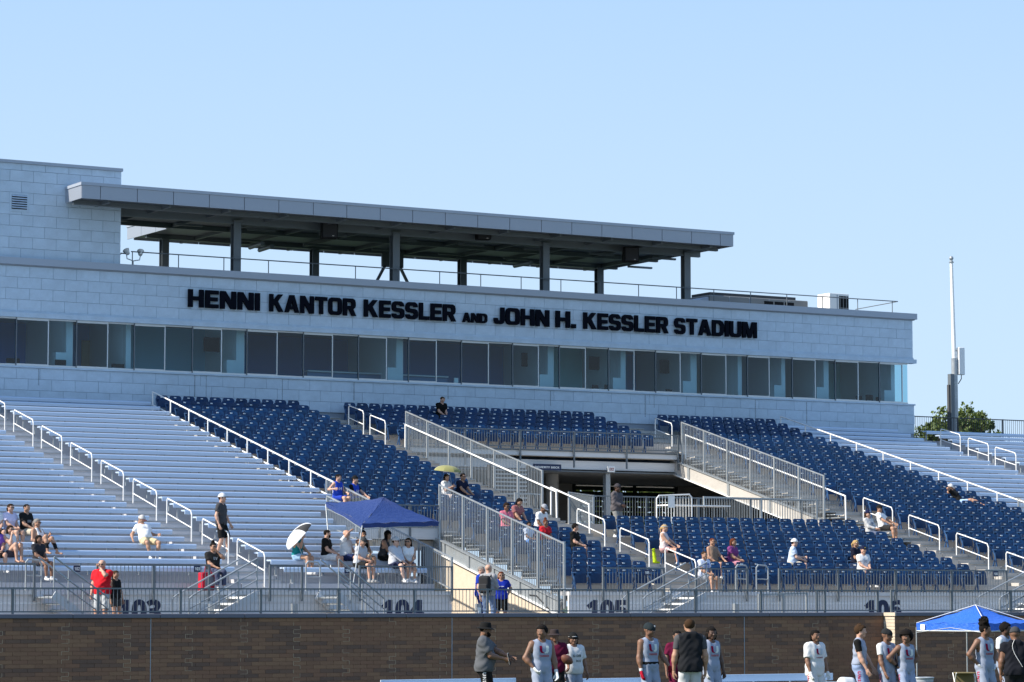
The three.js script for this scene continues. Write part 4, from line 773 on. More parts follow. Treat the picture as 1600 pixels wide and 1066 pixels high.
// ---------------------------------------------------------------- people
// a figure is a set of tapered capsules joined by a smooth minimum and meshed on a grid
function capDist(p, c) {
  const bx = c.b.x - c.a.x, by = c.b.y - c.a.y, bz = c.b.z - c.a.z, px = p.x - c.a.x, py = p.y - c.a.y, pz = p.z - c.a.z;
  const L2 = bx * bx + by * by + bz * bz, t0 = L2 > 0 ? (px * bx + py * by + pz * bz) / L2 : 0, t = t0 < 0 ? 0 : t0 > 1 ? 1 : t0;
  const dx = px - bx * t, dy = py - by * t, dz = (pz - bz * t) / (c.sz || 1);
  let d = Math.sqrt(dx * dx + dy * dy + dz * dz) - (c.ra + (c.rb - c.ra) * t);
  if (c.flat) d = Math.max(d, (t0 - 1) * Math.sqrt(L2));
  if (c.flatA) d = Math.max(d, -t0 * Math.sqrt(L2));
  return d;
}
function netMesh(caps, cell, k, cut) { // naive surface nets
  const lo = V(1e9, 1e9, 1e9), hi = V(-1e9, -1e9, -1e9);
  for (const c of caps) for (const q of [c.a, c.b]) { const r = Math.max(c.ra, c.rb) * (c.sz > 1 ? c.sz : 1) + k + cell * 2; lo.min(V(q.x - r, q.y - r, q.z - r)); hi.max(V(q.x + r, q.y + r, q.z + r)); }
  const nx = Math.ceil((hi.x - lo.x) / cell) + 1, ny = Math.ceil((hi.y - lo.y) / cell) + 1, nz = Math.ceil((hi.z - lo.z) / cell) + 1;
  const f = new Float32Array(nx * ny * nz).fill(1), p = V(0, 0, 0);
  for (const c of caps) {
    const r = Math.max(c.ra, c.rb) * (c.sz > 1 ? c.sz : 1) + k + cell * 2;
    const i0 = Math.max(0, Math.floor((Math.min(c.a.x, c.b.x) - r - lo.x) / cell)), i1 = Math.min(nx - 1, Math.ceil((Math.max(c.a.x, c.b.x) + r - lo.x) / cell));
    const j0 = Math.max(0, Math.floor((Math.min(c.a.y, c.b.y) - r - lo.y) / cell)), j1 = Math.min(ny - 1, Math.ceil((Math.max(c.a.y, c.b.y) + r - lo.y) / cell));
    const l0 = Math.max(0, Math.floor((Math.min(c.a.z, c.b.z) - r - lo.z) / cell)), l1 = Math.min(nz - 1, Math.ceil((Math.max(c.a.z, c.b.z) + r - lo.z) / cell));
    const kk = c.k ?? k;
    for (let l = l0; l <= l1; l++) for (let j = j0; j <= j1; j++) for (let i = i0; i <= i1; i++) {
      p.set(lo.x + i * cell, lo.y + j * cell, lo.z + l * cell);
      const d = capDist(p, c), o = (l * ny + j) * nx + i, e = f[o];
      const h = Math.max(kk - Math.abs(d - e), 0) / kk; f[o] = Math.min(d, e) - h * h * kk * 0.25;
    }
  }
  if (cut) for (let l = 0; l < nz; l++) for (let j = 0; j < ny; j++) for (let i = 0; i < nx; i++) { const o = (l * ny + j) * nx + i; if (f[o] < cell * 3) { p.set(lo.x + i * cell, lo.y + j * cell, lo.z + l * cell); f[o] = Math.max(f[o], cut(p)); } }
  const id = new Int32Array(nx * ny * nz).fill(-1), pos = [], idx = [];
  const C = [[0, 0, 0], [1, 0, 0], [0, 1, 0], [1, 1, 0], [0, 0, 1], [1, 0, 1], [0, 1, 1], [1, 1, 1]], EDG = [[0, 1], [2, 3], [4, 5], [6, 7], [0, 2], [1, 3], [4, 6], [5, 7], [0, 4], [1, 5], [2, 6], [3, 7]];
  const v = new Float32Array(8);
  for (let l = 0; l + 1 < nz; l++) for (let j = 0; j + 1 < ny; j++) for (let i = 0; i + 1 < nx; i++) {
    let m = 0; for (let q = 0; q < 8; q++) { v[q] = f[((l + C[q][2]) * ny + j + C[q][1]) * nx + i + C[q][0]]; if (v[q] < 0) m |= 1 << q; }
    if (m === 0 || m === 255) continue;
    let sx = 0, sy = 0, sz = 0, n = 0;
    for (const [a, b] of EDG) if ((v[a] < 0) !== (v[b] < 0)) { const t = v[a] / (v[a] - v[b]); sx += C[a][0] + (C[b][0] - C[a][0]) * t; sy += C[a][1] + (C[b][1] - C[a][1]) * t; sz += C[a][2] + (C[b][2] - C[a][2]) * t; n++; }
    id[(l * ny + j) * nx + i] = pos.length / 3; pos.push(lo.x + (i + sx / n) * cell, lo.y + (j + sy / n) * cell, lo.z + (l + sz / n) * cell);
  }
  const S = [1, nx, nx * ny];
  for (let l = 1; l + 1 < nz; l++) for (let j = 1; j + 1 < ny; j++) for (let i = 1; i + 1 < nx; i++) {
    const o = (l * ny + j) * nx + i;
    for (let a = 0; a < 3; a++) {
      if ((f[o] < 0) === (f[o + S[a]] < 0)) continue;
      const u = S[(a + 1) % 3], w = S[(a + 2) % 3], q = [id[o - u - w], id[o - w], id[o], id[o - u]];
      if (q.includes(-1)) continue;
      f[o] < 0 ? idx.push(q[0], q[1], q[2], q[0], q[2], q[3]) : idx.push(q[0], q[2], q[1], q[0], q[3], q[2]);
    }
  }
  const g = new THREE.BufferGeometry(); g.setAttribute('position', new THREE.Float32BufferAttribute(pos, 3)); g.setIndex(idx); g.computeVertexNormals(); return g;
}
const sdf = (caps, p, k) => { let f = 1; for (const c of caps) { const d = capDist(p, c), h = Math.max(k - Math.abs(d - f), 0) / k; f = Math.min(d, f) - h * h * k * 0.25; } return f; };
const bone = (a, b, ra, rb = ra, o = {}) => ({ a, b, ra, rb, ...o });
const fabricBump = noiseTex(128, [128, 128, 128], 120, [9, 30, 64], 1, false, 9);
const cloth = {}, C3 = c => Array.isArray(c) ? c : [c, c, c];
const clothMat = (c, r = 0.9) => cloth[c + '_' + r] ||= matte(C3(c), r, r < 0.5 ? 1 : 0.25);
const SKIN = { light: [0.52, 0.30, 0.21], tan: [0.40, 0.22, 0.14], brown: [0.20, 0.10, 0.06], dark: [0.085, 0.042, 0.026], pale: [0.60, 0.38, 0.29] };
const HAIR = { black: [0.010, 0.008, 0.007], brown: [0.05, 0.028, 0.015], dkbrown: [0.022, 0.013, 0.008], blond: [0.42, 0.28, 0.12], grey: [0.22, 0.20, 0.18], red: [0.10, 0.03, 0.015] };
const OCC = [];
const lerp = (a, b, t) => a.clone().lerp(b, t);
function ik(s, t, l1, l2, hint) {
  const d = t.clone().sub(s), L = Math.min(d.length(), l1 + l2 - 0.005); d.normalize();
  const a = (l1 * l1 - l2 * l2 + L * L) / (2 * L), h = Math.sqrt(Math.max(0, l1 * l1 - a * a));
  const n = hint.clone().addScaledVector(d, -hint.dot(d)).normalize();
  return [s.clone().addScaledVector(d, a).addScaledVector(n, h), s.clone().addScaledVector(d, L)];
}
function headGeo(o) {
  const c = [bone(V(0, 0.036, -0.024), V(0, 0.036, 0.014), 0.090), bone(V(0, -0.005, 0.032), V(0, -0.078, 0.052), 0.066, 0.040), bone(V(-0.04, -0.045, 0.01), V(0.04, -0.045, 0.01), 0.052),
    bone(V(-0.036, 0.026, 0.083), V(0.036, 0.026, 0.083), 0.013, 0.013, { k: 0.012 }), bone(V(0, 0.012, 0.096), V(0, -0.028, 0.112), 0.009, 0.0145, { k: 0.012 }), bone(V(-0.016, -0.03, 0.1), V(0.016, -0.03, 0.1), 0.009, 0.009, { k: 0.012 }),
    bone(V(-0.02, -0.062, 0.088), V(0.02, -0.062, 0.088), 0.010, 0.010, { k: 0.012 }), bone(V(-0.045, -0.012, 0.075), V(-0.038, -0.03, 0.07), 0.022), bone(V(0.045, -0.012, 0.075), V(0.038, -0.03, 0.07), 0.022),
    bone(V(0, -0.09, 0.07), V(0, -0.095, 0.068), 0.022), bone(V(0, -0.06, -0.02), V(0, -0.20, -0.035), 0.056 * (o.fat || 1), 0.062)];
  for (const s of [-1, 1]) c.push(bone(V(s * 0.09, 0.018, -0.012), V(s * 0.087, -0.022, -0.002), 0.017, 0.011, { k: 0.012 }));
  return netMesh(c, 0.0085, 0.028);
}
function handGeo(side, curl = 0.5) { // local: palm runs along -y from the wrist, palm faces -z... fingers curl towards +z
  const c = [bone(V(-0.018, -0.01, 0), V(-0.022, -0.085, 0.004), 0.018, 0.016), bone(V(0.018, -0.01, 0), V(0.022, -0.085, 0.004), 0.018, 0.016), bone(V(0, 0.02, 0), V(0, -0.05, 0), 0.024, 0.024)];
  const len = [0.068, 0.076, 0.07, 0.056];
  for (let i = 0; i < 4; i++) { const x = (i - 1.5) * 0.0215 * -side, L = len[i] * 0.52; let p = V(x, -0.088, 0.004), a = curl * 0.6; for (let j = 0; j < 2; j++) { const q = p.clone().add(V(x * 0.06, -Math.cos(a) * L, Math.sin(a) * L)); c.push(bone(p, q, 0.0098 - j * 0.0008, 0.009 - j * 0.001, { k: 0.006 })); p = q; a += curl * 1.2; } }
  const sx = side * 0.028; c.push(bone(V(sx, -0.03, 0.008), V(sx * 2.05, -0.062, 0.024), 0.0125, 0.0105, { k: 0.01 }), bone(V(sx * 2.05, -0.062, 0.024), V(sx * 2.2, -0.09, 0.034), 0.0102, 0.009, { k: 0.006 }));
  return netMesh(c, 0.0075, 0.012);
}
function subdiv(g0, n) { // finer triangles so that a flat print can follow the cloth
  let p = [...(g0.index ? g0.toNonIndexed() : g0).attributes.position.array];
  for (; n > 0; n--) { const q = []; for (let i = 0; i < p.length; i += 9) { const v = [0, 3, 6].map(k => [p[i + k], p[i + k + 1], p[i + k + 2]]), m = [[0, 1], [1, 2], [2, 0]].map(([a, b]) => v[a].map((x, k) => (x + v[b][k]) / 2)); q.push(...v[0], ...m[0], ...m[2], ...m[0], ...v[1], ...m[1], ...m[2], ...m[1], ...v[2], ...m[0], ...m[1], ...m[2]); } p = q; }
  const g = new THREE.BufferGeometry(); g.setAttribute('position', new THREE.Float32BufferAttribute(p, 3)); return g;
}
// soft folds in the cloth
function folds(g, amp, f = 1) {
  const p = g.attributes.position, n = g.attributes.normal;
  for (let i = 0; i < p.count; i++) { const x = p.getX(i), y = p.getY(i), z = p.getZ(i), d = amp * (Math.sin(y * 46 * f + 5 * Math.sin(x * 13 + z * 9) + z * 14) * 0.6 + Math.sin(x * 38 * f + y * 21 + 4 * Math.sin(y * 11)) * 0.4); p.setXYZ(i, x + n.getX(i) * d, y + n.getY(i) * d, z + n.getZ(i) * d); }
  g.computeVertexNormals(); return g;
}
const headCache = {}, handCache = {};
function person(o) {
  const sit = o.pose === 'sit', s = (o.h || 1.76) / 1.78, fat = o.fat || 1, sw = (o.sw || 1) * 0.185, cell = o.cell || 0.0175;
  const g = thing('person', o.label, 'person', [o.x, o.y, o.z], o.yaw || 0, o.group); g.scale.setScalar(s);
  if (sit) OCC.push({ x: o.x, z: o.z });
  const skin = mat(SKIN[o.skin || 'light'], 0.55);
  // hips at seat height + 9 cm, or standing
  const seat = (o.seat ?? 0.46) / s, hipY = sit ? seat + 0.095 : 0.93, hc = V(0, hipY, 0);
  const lean = o.lean || 0, side = o.side || 0, up = V(Math.sin(side), Math.cos(lean) * Math.cos(side), Math.sin(lean)).normalize(), fw = V(0, -Math.sin(lean), Math.cos(lean)), tw = o.twist || 0;
  const rt = V(Math.cos(tw), 0, -Math.sin(tw)), fwt = fw.clone().applyAxisAngle(up, tw);
  const T = (x, y, z) => hc.clone().addScaledVector(rt, x).addScaledVector(up, y).addScaledVector(fwt, z);
  const B = [], torso = [], hips = [];
  const tb = (a, b, ra, rb, to) => { const q = bone(a, b, ra, rb, {}); B.push(q); to.push(q); };
  const wa = (o.fem ? 0.93 : 1);
  tb(T(-0.072, 0.02, -0.01), T(0.072, 0.02, -0.01), 0.115 * fat, 0.115 * fat, hips);
  tb(T(-0.062, 0.11, -0.003), T(0.062, 0.11, -0.003), 0.106 * fat * wa, 0.106 * fat * wa, torso);
  tb(T(-0.062, 0.21, 0.0), T(0.062, 0.21, 0.0), 0.103 * fat * wa, 0.103 * fat * wa, torso);
  tb(T(-0.075 * sw / 0.185, 0.28, 0.0), T(0.075 * sw / 0.185, 0.28, 0.0), 0.104 * (fat * 0.6 + 0.4), 0.104 * (fat * 0.6 + 0.4), torso);
  if (o.belly) tb(T(0, 0.15, 0.06), T(0, 0.2, 0.06), 0.11 * o.belly, 0.11 * o.belly, torso);
  tb(T(-0.085 * sw / 0.185, 0.36, 0.004), T(0.085 * sw / 0.185, 0.36, 0.004), 0.104 * (fat * 0.5 + 0.5), 0.104 * (fat * 0.5 + 0.5), torso);
  tb(T(-0.10 * sw / 0.185, 0.43, 0.0), T(0.10 * sw / 0.185, 0.43, 0.0), 0.084, 0.084, torso);
  if (o.fem) for (const k of [-1, 1]) tb(T(k * 0.07, 0.33, 0.075), T(k * 0.07, 0.34, 0.075), 0.058, 0.05, torso);
  tb(T(-sw + 0.03, 0.475, -0.012), T(sw - 0.03, 0.475, -0.012), 0.062, 0.062, torso);
  tb(T(-0.06, 0.50, -0.015), T(0.06, 0.50, -0.015), 0.06, 0.06, torso);
  B.push(bone(T(0, 0.50, -0.015), T(0, 0.60, 0.0), 0.056 * (fat * 0.4 + 0.6), 0.053));
  const sleeves = [], parts = [], bodyGeos = [];
  // arms
  const arms = {};
  for (const k of [-1, 1]) {
    const sh = T(k * sw, 0.472, -0.012), tgt = (k > 0 ? o.L : o.R) || [0.27, -0.08, 0.06];
    const t = T(k * tgt[0], tgt[1], tgt[2]); const hint = (k > 0 ? o.Lh : o.Rh) || [0.5, -0.6, -0.6];
    const hv = rt.clone().multiplyScalar(k * hint[0]).addScaledVector(up, hint[1]).addScaledVector(fwt, hint[2]);
    const [el, wr] = ik(sh, t, 0.285, 0.255, hv); const mus = o.muscle || 1;
    const u = bone(sh, el, 0.052 * mus * (fat * 0.4 + 0.6), 0.041 * mus), f1 = bone(el, lerp(el, wr, 0.3), 0.040 * mus, 0.041 * mus), f2 = bone(lerp(el, wr, 0.3), wr, 0.041 * mus, 0.027);
    B.push(u, f1, f2); arms[k] = { sh, el, wr };
    // hand
    const d = wr.clone().sub(el).normalize(), curl = (k > 0 ? o.Lc : o.Rc) ?? 0.5, ck = k + '_' + curl; const hg = (handCache[ck] ||= handGeo(k * -1, curl)).clone();
    const y = d.clone().negate(); let z = (k > 0 ? o.Lp : o.Rp) ? V(...(k > 0 ? o.Lp : o.Rp)) : rt.clone().multiplyScalar(-k).addScaledVector(fwt, 0.3); z.addScaledVector(y, -z.dot(y)).normalize(); const x = new THREE.Vector3().crossVectors(y, z);
    hg.applyMatrix4(new THREE.Matrix4().makeBasis(x, y, z).setPosition(wr.clone().addScaledVector(d, 0.012))); bodyGeos.push(hg); arms[k].hand = hg;
    const gl = (k > 0 ? o.Lglove : o.Rglove) ?? o.glove; if (gl) { const gg = hg.clone(); const p = gg.attributes.position, n = gg.attributes.normal; for (let i = 0; i < p.count; i++) p.setXYZ(i, p.getX(i) + n.getX(i) * 0.004, p.getY(i) + n.getY(i) * 0.004, p.getZ(i) + n.getZ(i) * 0.004); parts.push(['glove', gg, clothMat(gl)]); }
    const band = (k > 0 ? o.Lband : o.Rband); if (band) parts.push(['wristband', netMesh([bone(lerp(el, wr, 0.8), wr, 0.036, 0.034, { flat: 1, flatA: 1 })], 0.009, 0.004), clothMat(band)]);
    if (o.shirt) {
      const sl = (k > 0 ? o.Lsleeve : o.Rsleeve) ?? o.sleeve ?? 0.62, inf = o.loose ?? 0.015;
      if (sl > 0 && sl <= 1) sleeves.push(bone(sh, lerp(sh, el, sl), u.ra + inf + 0.004, u.ra * (1 - sl) + u.rb * sl + inf + 0.012, { flat: 1 }));
      if (sl > 1) sleeves.push(bone(sh, el, u.ra + inf, u.rb + inf), bone(el, lerp(el, wr, sl - 1), f1.ra + inf, 0.03 + inf, { flat: 1 }));
    }
  }
  // legs
  const trouser = [], feet = [];
  for (const k of [-1, 1]) {
    const hp = V(k * 0.088, hipY - 0.01, 0);
    let kn, an;
    if (sit) {
      const kt = (k > 0 ? o.kL : o.kR) || [0.11 + (o.spread || 0), seat + 0.06, 0.43], at_ = (k > 0 ? o.fL : o.fR) || [0.11, 0.09, 0.47];
      kn = hp.clone().add(V(k * kt[0], kt[1], kt[2]).sub(hp).setLength(0.44)); an = kn.clone().add(V(k * at_[0], at_[1], at_[2]).sub(kn).setLength(0.42));
    } else { const st = (k > 0 ? o.fL : o.fR) || [0.115, 0.085, 0.0]; [kn, an] = ik(hp, V(k * st[0], st[1], st[2]), 0.44, 0.42, V(k * 0.15, 0, 1)); }
    const lg = o.legs || 1; B.push(bone(hp, kn, 0.088 * lg * (fat * 0.5 + 0.5), 0.056 * lg), bone(kn, lerp(kn, an, 0.32), 0.054 * lg, 0.056 * lg), bone(lerp(kn, an, 0.32), an, 0.056 * lg, 0.036));
    const fd = (k > 0 ? o.toeL : o.toeR) ? V(...(k > 0 ? o.toeL : o.toeR)).normalize() : V(k * 0.22, -0.12, 1).normalize(), heel = an.clone().add(V(0, -0.05, -0.03)), toe = heel.clone().addScaledVector(fd, 0.19);
    if (o.shoe !== 'bare') { feet.push(bone(heel, toe, 0.042, 0.036), bone(an, heel.clone().addScaledVector(fd, 0.04), 0.045, 0.045)); } else B.push(bone(heel, toe, 0.034, 0.028));
    const pl = o.pant ?? 0.8, inf = 0.022;
    if (o.trousers) { if (pl <= 1) trouser.push(bone(hp, lerp(hp, kn, pl), 0.096 * lg * (fat * 0.5 + 0.5) + inf * 0.6, 0.070 * lg + inf, { flat: 1 })); else trouser.push(bone(hp, kn, 0.096 * lg * (fat * 0.5 + 0.5) + inf * 0.5, 0.062 * lg + (o.tight ? 0.008 : 0.018)), bone(kn, lerp(kn, an, pl - 1), 0.062 * lg + (o.tight ? 0.006 : 0.014), 0.046 + (o.tight ? 0.004 : 0.018), { flat: 1 })); }
  }
  bodyGeos.unshift(netMesh(B, cell, 0.045));
  // head
  const hkey = (o.fat || 1).toFixed(2); const hd = (headCache[hkey] ||= headGeo(o)).clone();
  const hm = new THREE.Matrix4().makeRotationFromEuler(new THREE.Euler(o.nod || 0, o.look || 0, o.tilt || 0, 'YXZ')); const hs = 0.95; hm.scale(V(hs, hs, hs)).setPosition(T(0, 0.685, 0.02).add(V(0, 0, 0.0)));
  bodyGeos.push(hd.applyMatrix4(hm));
  for (const q of bodyGeos) q.deleteAttribute('uv');
  mesh('body', mergeGeometries(bodyGeos), skin, g);
  const hp = (name, geo, m) => mesh(name, geo.applyMatrix4(hm), m, g);
  // face details
  if (!o.noFace) {
    for (const k of [-1, 1]) { if (!o.glasses) { hp('eye', new THREE.SphereGeometry(0.0125, 8, 6).scale(1, 0.6, 0.5).translate(k * 0.034, 0.008, 0.0905), clothMat([0.55, 0.53, 0.5], 0.3)); hp('pupil', new THREE.SphereGeometry(0.0062, 6, 5).translate(k * 0.034, 0.008, 0.0945), clothMat([0.01, 0.008, 0.006], 0.3)); } hp('eyebrow', new THREE.CapsuleGeometry(0.0045, 0.026, 2, 6).rotateZ(Math.PI / 2 + k * -0.12).translate(k * 0.035, 0.031, 0.0965), clothMat(HAIR[o.hairCol] || HAIR.dkbrown)); }
    hp('mouth', new THREE.CapsuleGeometry(0.0055, 0.03, 2, 6).rotateZ(Math.PI / 2).translate(0, -0.062, 0.0965), mat(SKIN[o.skin || 'light'].map((v, i) => v * [0.85, 0.55, 0.55][i]), 0.5));
    if (o.glasses) hp('sunglasses', mergeGeometries([new RoundedBoxGeometry(0.056, 0.034, 0.014, 1, 0.006).translate(0.034, 0.008, 0.103), new RoundedBoxGeometry(0.056, 0.034, 0.014, 1, 0.006).translate(-0.034, 0.008, 0.103), new RoundedBoxGeometry(0.006, 0.008, 0.1, 1, 0.002).translate(0.083, 0.012, 0.05), new RoundedBoxGeometry(0.006, 0.008, 0.1, 1, 0.002).translate(-0.083, 0.012, 0.05), new RoundedBoxGeometry(0.02, 0.006, 0.008, 1, 0.002).translate(0, 0.014, 0.105)]), clothMat([0.006, 0.006, 0.008], 0.15));
    if (o.beard) hp('beard', netMesh([bone(V(-0.05, -0.045, 0.045), V(0, -0.085, 0.068), 0.033, 0.036), bone(V(0.05, -0.045, 0.045), V(0, -0.085, 0.068), 0.033, 0.036)], 0.009, 0.03), clothMat(HAIR[o.beard] || o.beard, 0.95));
  }
  // hair and hats
  const hc3 = HAIR[o.hairCol] || HAIR.dkbrown, hairM = clothMat(hc3, 0.95), skull = r => [bone(V(0, 0.038, -0.026), V(0, 0.038, 0.012), r)], hair = o.hair || 'short';
  if (hair !== 'bald' && !(o.hat === 'beanie' && hair === 'short')) {
    const vol = { short: 0.100, buzz: 0.0955, curly: 0.112, afro: 0.15, long: 0.102, pony: 0.101, bun: 0.101, dreads: 0.106 }[hair] || 0.1;
    const caps = skull(vol - 0.004);
    if (hair === 'curly' || hair === 'afro' || hair === 'dreads') { let q = 3; const R2 = () => { q = (q * 16807) % 2147483647; return q / 2147483647; }; for (let i = 0; i < (hair === 'afro' ? 46 : 30); i++) { const a = R2() * 6.28, e = R2() * 1.9 - 0.35, rr2 = vol - 0.012; const d = V(Math.cos(a) * Math.cos(e), Math.sin(e), Math.sin(a) * Math.cos(e)); if (d.z > 0.35 && d.y < 0.45) continue; const c = V(0, 0.045, -0.01).addScaledVector(d, rr2); caps.push(bone(c, hair === 'dreads' ? c.clone().add(V(d.x * 0.03, -0.03 - R2() * 0.09, d.z * 0.02)) : c, 0.02, hair === 'dreads' ? 0.012 : 0.02, { k: 0.008 })); } }
    if (hair === 'bun') { let q2 = 11; const R3 = () => { q2 = (q2 * 16807) % 2147483647; return q2 / 2147483647; }; caps.push(bone(V(0, 0.13, -0.03), V(0, 0.17, -0.02), o.puff ? 0.095 : 0.055)); if (o.puff) for (let i = 0; i < 40; i++) { const a = R3() * 6.28, e = R3() * 2.2 - 0.6; caps.push(bone(V(Math.cos(a) * Math.cos(e) * 0.105, 0.16 + Math.sin(e) * 0.09, -0.025 + Math.sin(a) * Math.cos(e) * 0.105), V(Math.cos(a) * Math.cos(e) * 0.11, 0.17 + Math.sin(e) * 0.095, -0.025 + Math.sin(a) * Math.cos(e) * 0.11), 0.022, 0.018, { k: 0.008 })); } }
    const hl = o.fringe ? 0.02 : 0.055;
    const cut = p => { const front = p.z - (p.y > hl ? 0.2 : 0.012 + Math.max(0, p.y - 0.0) * 0.9); return Math.max(front, Math.max(-(p.y + (p.z < -0.03 ? 0.085 : 0.012)), p.z > 0.055 && p.y < 0.07 ? 0.01 : -1)); };
    const cutHat = o.hat && o.hat !== 'visor' ? p => Math.max(cut(p), p.y - 0.04) : cut;
    const hg = [netMesh(caps, hair === 'afro' || hair === 'curly' ? 0.012 : 0.0095, 0.012, cutHat)];
    if (hair === 'long') { const L = o.hairLen || 0.26; const lc = []; for (const x of [-0.085, -0.055, 0, 0.055, 0.085]) lc.push(bone(V(x, 0.03, x === 0 || Math.abs(x) < 0.06 ? -0.075 : -0.03), V(x * 1.25, -L, Math.abs(x) > 0.06 ? -0.03 : -0.085), 0.034, 0.022)); hg.push(netMesh(lc, 0.013, 0.03)); }
    if (hair === 'pony') hg.push(netMesh([bone(V(0, 0.05, -0.1), V(0, -0.02, -0.15), 0.032, 0.03), bone(V(0, -0.02, -0.15), V(0.01, -0.17, -0.13), 0.03, 0.014)], 0.01, 0.02));
    if (hair === 'dreads') { const lc = []; for (let i = 0; i < 13; i++) { const a = -0.25 + i / 12 * 3.64; const d = V(Math.cos(a), 0, -Math.sin(a)); lc.push(bone(V(d.x * 0.085, 0.04, d.z * 0.085 - 0.01), V(d.x * 0.105, -0.07 - (i % 3) * 0.035 - (o.hairLen || 0), d.z * 0.1 - 0.02), 0.017, 0.013)); } hg.push(netMesh(lc, 0.0095, 0.006)); }
    hp('hair', mergeGeometries(hg), hairM);
  }
  if (o.hat) {
    const hM = clothMat(o.hatCol ?? 0.02), hy = o.hat === 'beanie' ? 0.026 : 0.045, by = o.hatYaw || 0;
    if (o.hat === 'bucket') hp('hat_crown', new THREE.LatheGeometry([[0.104, 0.045], [0.102, 0.08], [0.094, 0.125], [0.086, 0.142], [0.06, 0.15], [0.0005, 0.152]].map(q => new THREE.Vector2(...q)), 24).scale(0.96, 1, 1.08).translate(0, 0, -0.008), hM);
    else if (o.hat !== 'visor') { const cr = netMesh(skull(0.107).concat(o.hat === 'cap' ? [bone(V(0, 0.07, 0.02), V(0, 0.09, 0.0), 0.085)]  : [bone(V(0, 0.075, -0.03), V(0, 0.08, -0.03), 0.085)]), 0.009, 0.03, p => hy + (o.hat === 'beanie' ? -p.z * 0.25 : 0) - p.y); hp(o.hat === 'beanie' ? 'beanie' : 'hat_crown', cr, hM); }
    else hp('hat_band', new THREE.TorusGeometry(0.1, 0.018, 6, 20).rotateX(Math.PI / 2).scale(0.94, 1, 1.05).translate(0, 0.065, -0.005), hM);
    if (o.hat === 'cap' || o.hat === 'visor') { const s2 = new THREE.Shape(); s2.moveTo(-0.085, 0); s2.bezierCurveTo(-0.09, 0.1, -0.04, 0.125, 0, 0.125); s2.bezierCurveTo(0.04, 0.125, 0.09, 0.1, 0.085, 0); s2.quadraticCurveTo(0, 0.05, -0.085, 0); const bg = new THREE.ExtrudeGeometry(s2, { depth: 0.006, bevelEnabled: false, curveSegments: 6 }); bg.rotateX(Math.PI / 2 + 0.12).translate(0, 0.055, 0.072); bg.rotateY(by); hp('hat_brim', bg, clothMat(o.brimCol ?? o.hatCol ?? 0.02)); }
    if (o.hat === 'bucket') hp('hat_brim', new THREE.LatheGeometry([[0.098, 0.058], [0.125, 0.045], [0.165, 0.022], [0.166, 0.018], [0.12, 0.036], [0.096, 0.046]].map(q => new THREE.Vector2(...q)), 24).scale(0.95, 1, 1.06).translate(0, 0, -0.005), hM);
    if (o.hatPatch) hp('hat_patch', new RoundedBoxGeometry(0.045, 0.035, 0.006, 1, 0.003).rotateX(-0.25).translate(0, 0.092, 0.113), clothMat(o.hatPatch));
  }
  if (o.headband) hp('headband', new THREE.TorusGeometry(0.104, 0.016, 6, 24).rotateX(Math.PI / 2).scale(0.9, 1, 1.06).translate(0, 0.058, -0.006), clothMat(o.headband));
  // clothes
  let shirtCaps = null;
  if (o.shirt) {
    const inf = o.loose ?? 0.015, list = [...torso.map(c => ({ ...c, ra: c.ra + inf, rb: c.rb + inf })), ...sleeves];
    const hem = o.hem ?? 0.0; list.push(bone(T(-0.07, 0.06, -0.005), T(0.07, 0.06, -0.005), 0.118 * fat + inf, 0.118 * fat + inf)); if (!sit || o.longHem) list.push(bone(T(-0.07, hem, -0.01), T(0.07, hem, -0.01), 0.118 * fat + inf, 0.118 * fat + inf));
    if (o.hoodie) list.push(bone(T(-0.07, 0.545, -0.075), T(0.07, 0.545, -0.075), 0.05, 0.05), bone(T(-0.08, 0.53, 0.03), T(0.08, 0.53, 0.03), 0.03, 0.03));
    const hemY = o.crop ?? (sit ? 0.0 : hem - 0.06), neckR = o.hoodie ? 0.075 : 0.078, nc = T(0, 0.56, 0.02);
    const cut = p => { const l = p.clone().sub(hc); const y = l.dot(up), x = Math.abs(l.dot(rt)), z = l.dot(fwt); let q = hemY - y; if (!sit || y > 0.1) q = Math.max(q, 0); q = hemY - y; const neck = neckR - Math.hypot(p.x - nc.x, (p.y - nc.y) * 0.9, p.z - nc.z); let r = Math.max(q, neck); if ((o.sleeve === 0) && y > 0.2) r = Math.max(r, x - (o.tank ? 0.135 : sw - 0.005)); if (o.tank && y > 0.40) r = Math.max(r, 0.055 - x, y - 0.535); return r; };
    shirtCaps = list; mesh(o.shirtName || 'shirt', folds(netMesh(list, cell * 0.95, 0.045, cut), o.print ? 0.003 : 0.006), clothMat(o.shirt), g);
    if (o.under) { const us = []; for (const k of [-1, 1]) { const a = arms[k]; us.push(bone(a.sh, lerp(a.sh, a.el, 0.62), 0.068, 0.06, { flat: 1 })); } const w = netMesh([...us, bone(T(-sw + 0.03, 0.47, -0.012), T(sw - 0.03, 0.47, -0.012), 0.07, 0.07)], cell, 0.03, p => { const l = p.clone().sub(hc); return 0.135 - Math.abs(l.dot(rt)); }); mesh('undershirt', w, clothMat(o.under), g); }
    if (o.waist) mesh('waist_hem', netMesh([bone(T(-0.07, 0.08, -0.005), T(0.07, 0.08, -0.005), 0.136 * fat, 0.136 * fat)], cell, 0.03, p => { const y = p.clone().sub(hc).dot(up); return Math.max(0.06 - y, y - (o.crop ? 0.17 : 0.12)); }), clothMat(o.waist), g);
  }
  if (o.trousers) mesh(o.pant > 1 ? 'trousers' : 'shorts', folds(netMesh([...hips.map(c => ({ ...c, ra: c.ra + 0.016, rb: c.rb + 0.016 })), bone(V(-0.06, hipY + 0.05, -0.005), V(0.06, hipY + 0.05, -0.005), 0.113 * fat, 0.113 * fat), ...trouser], cell, 0.03, p => p.y - (hipY + 0.10)), 0.006, 0.8), clothMat(o.trousers), g);
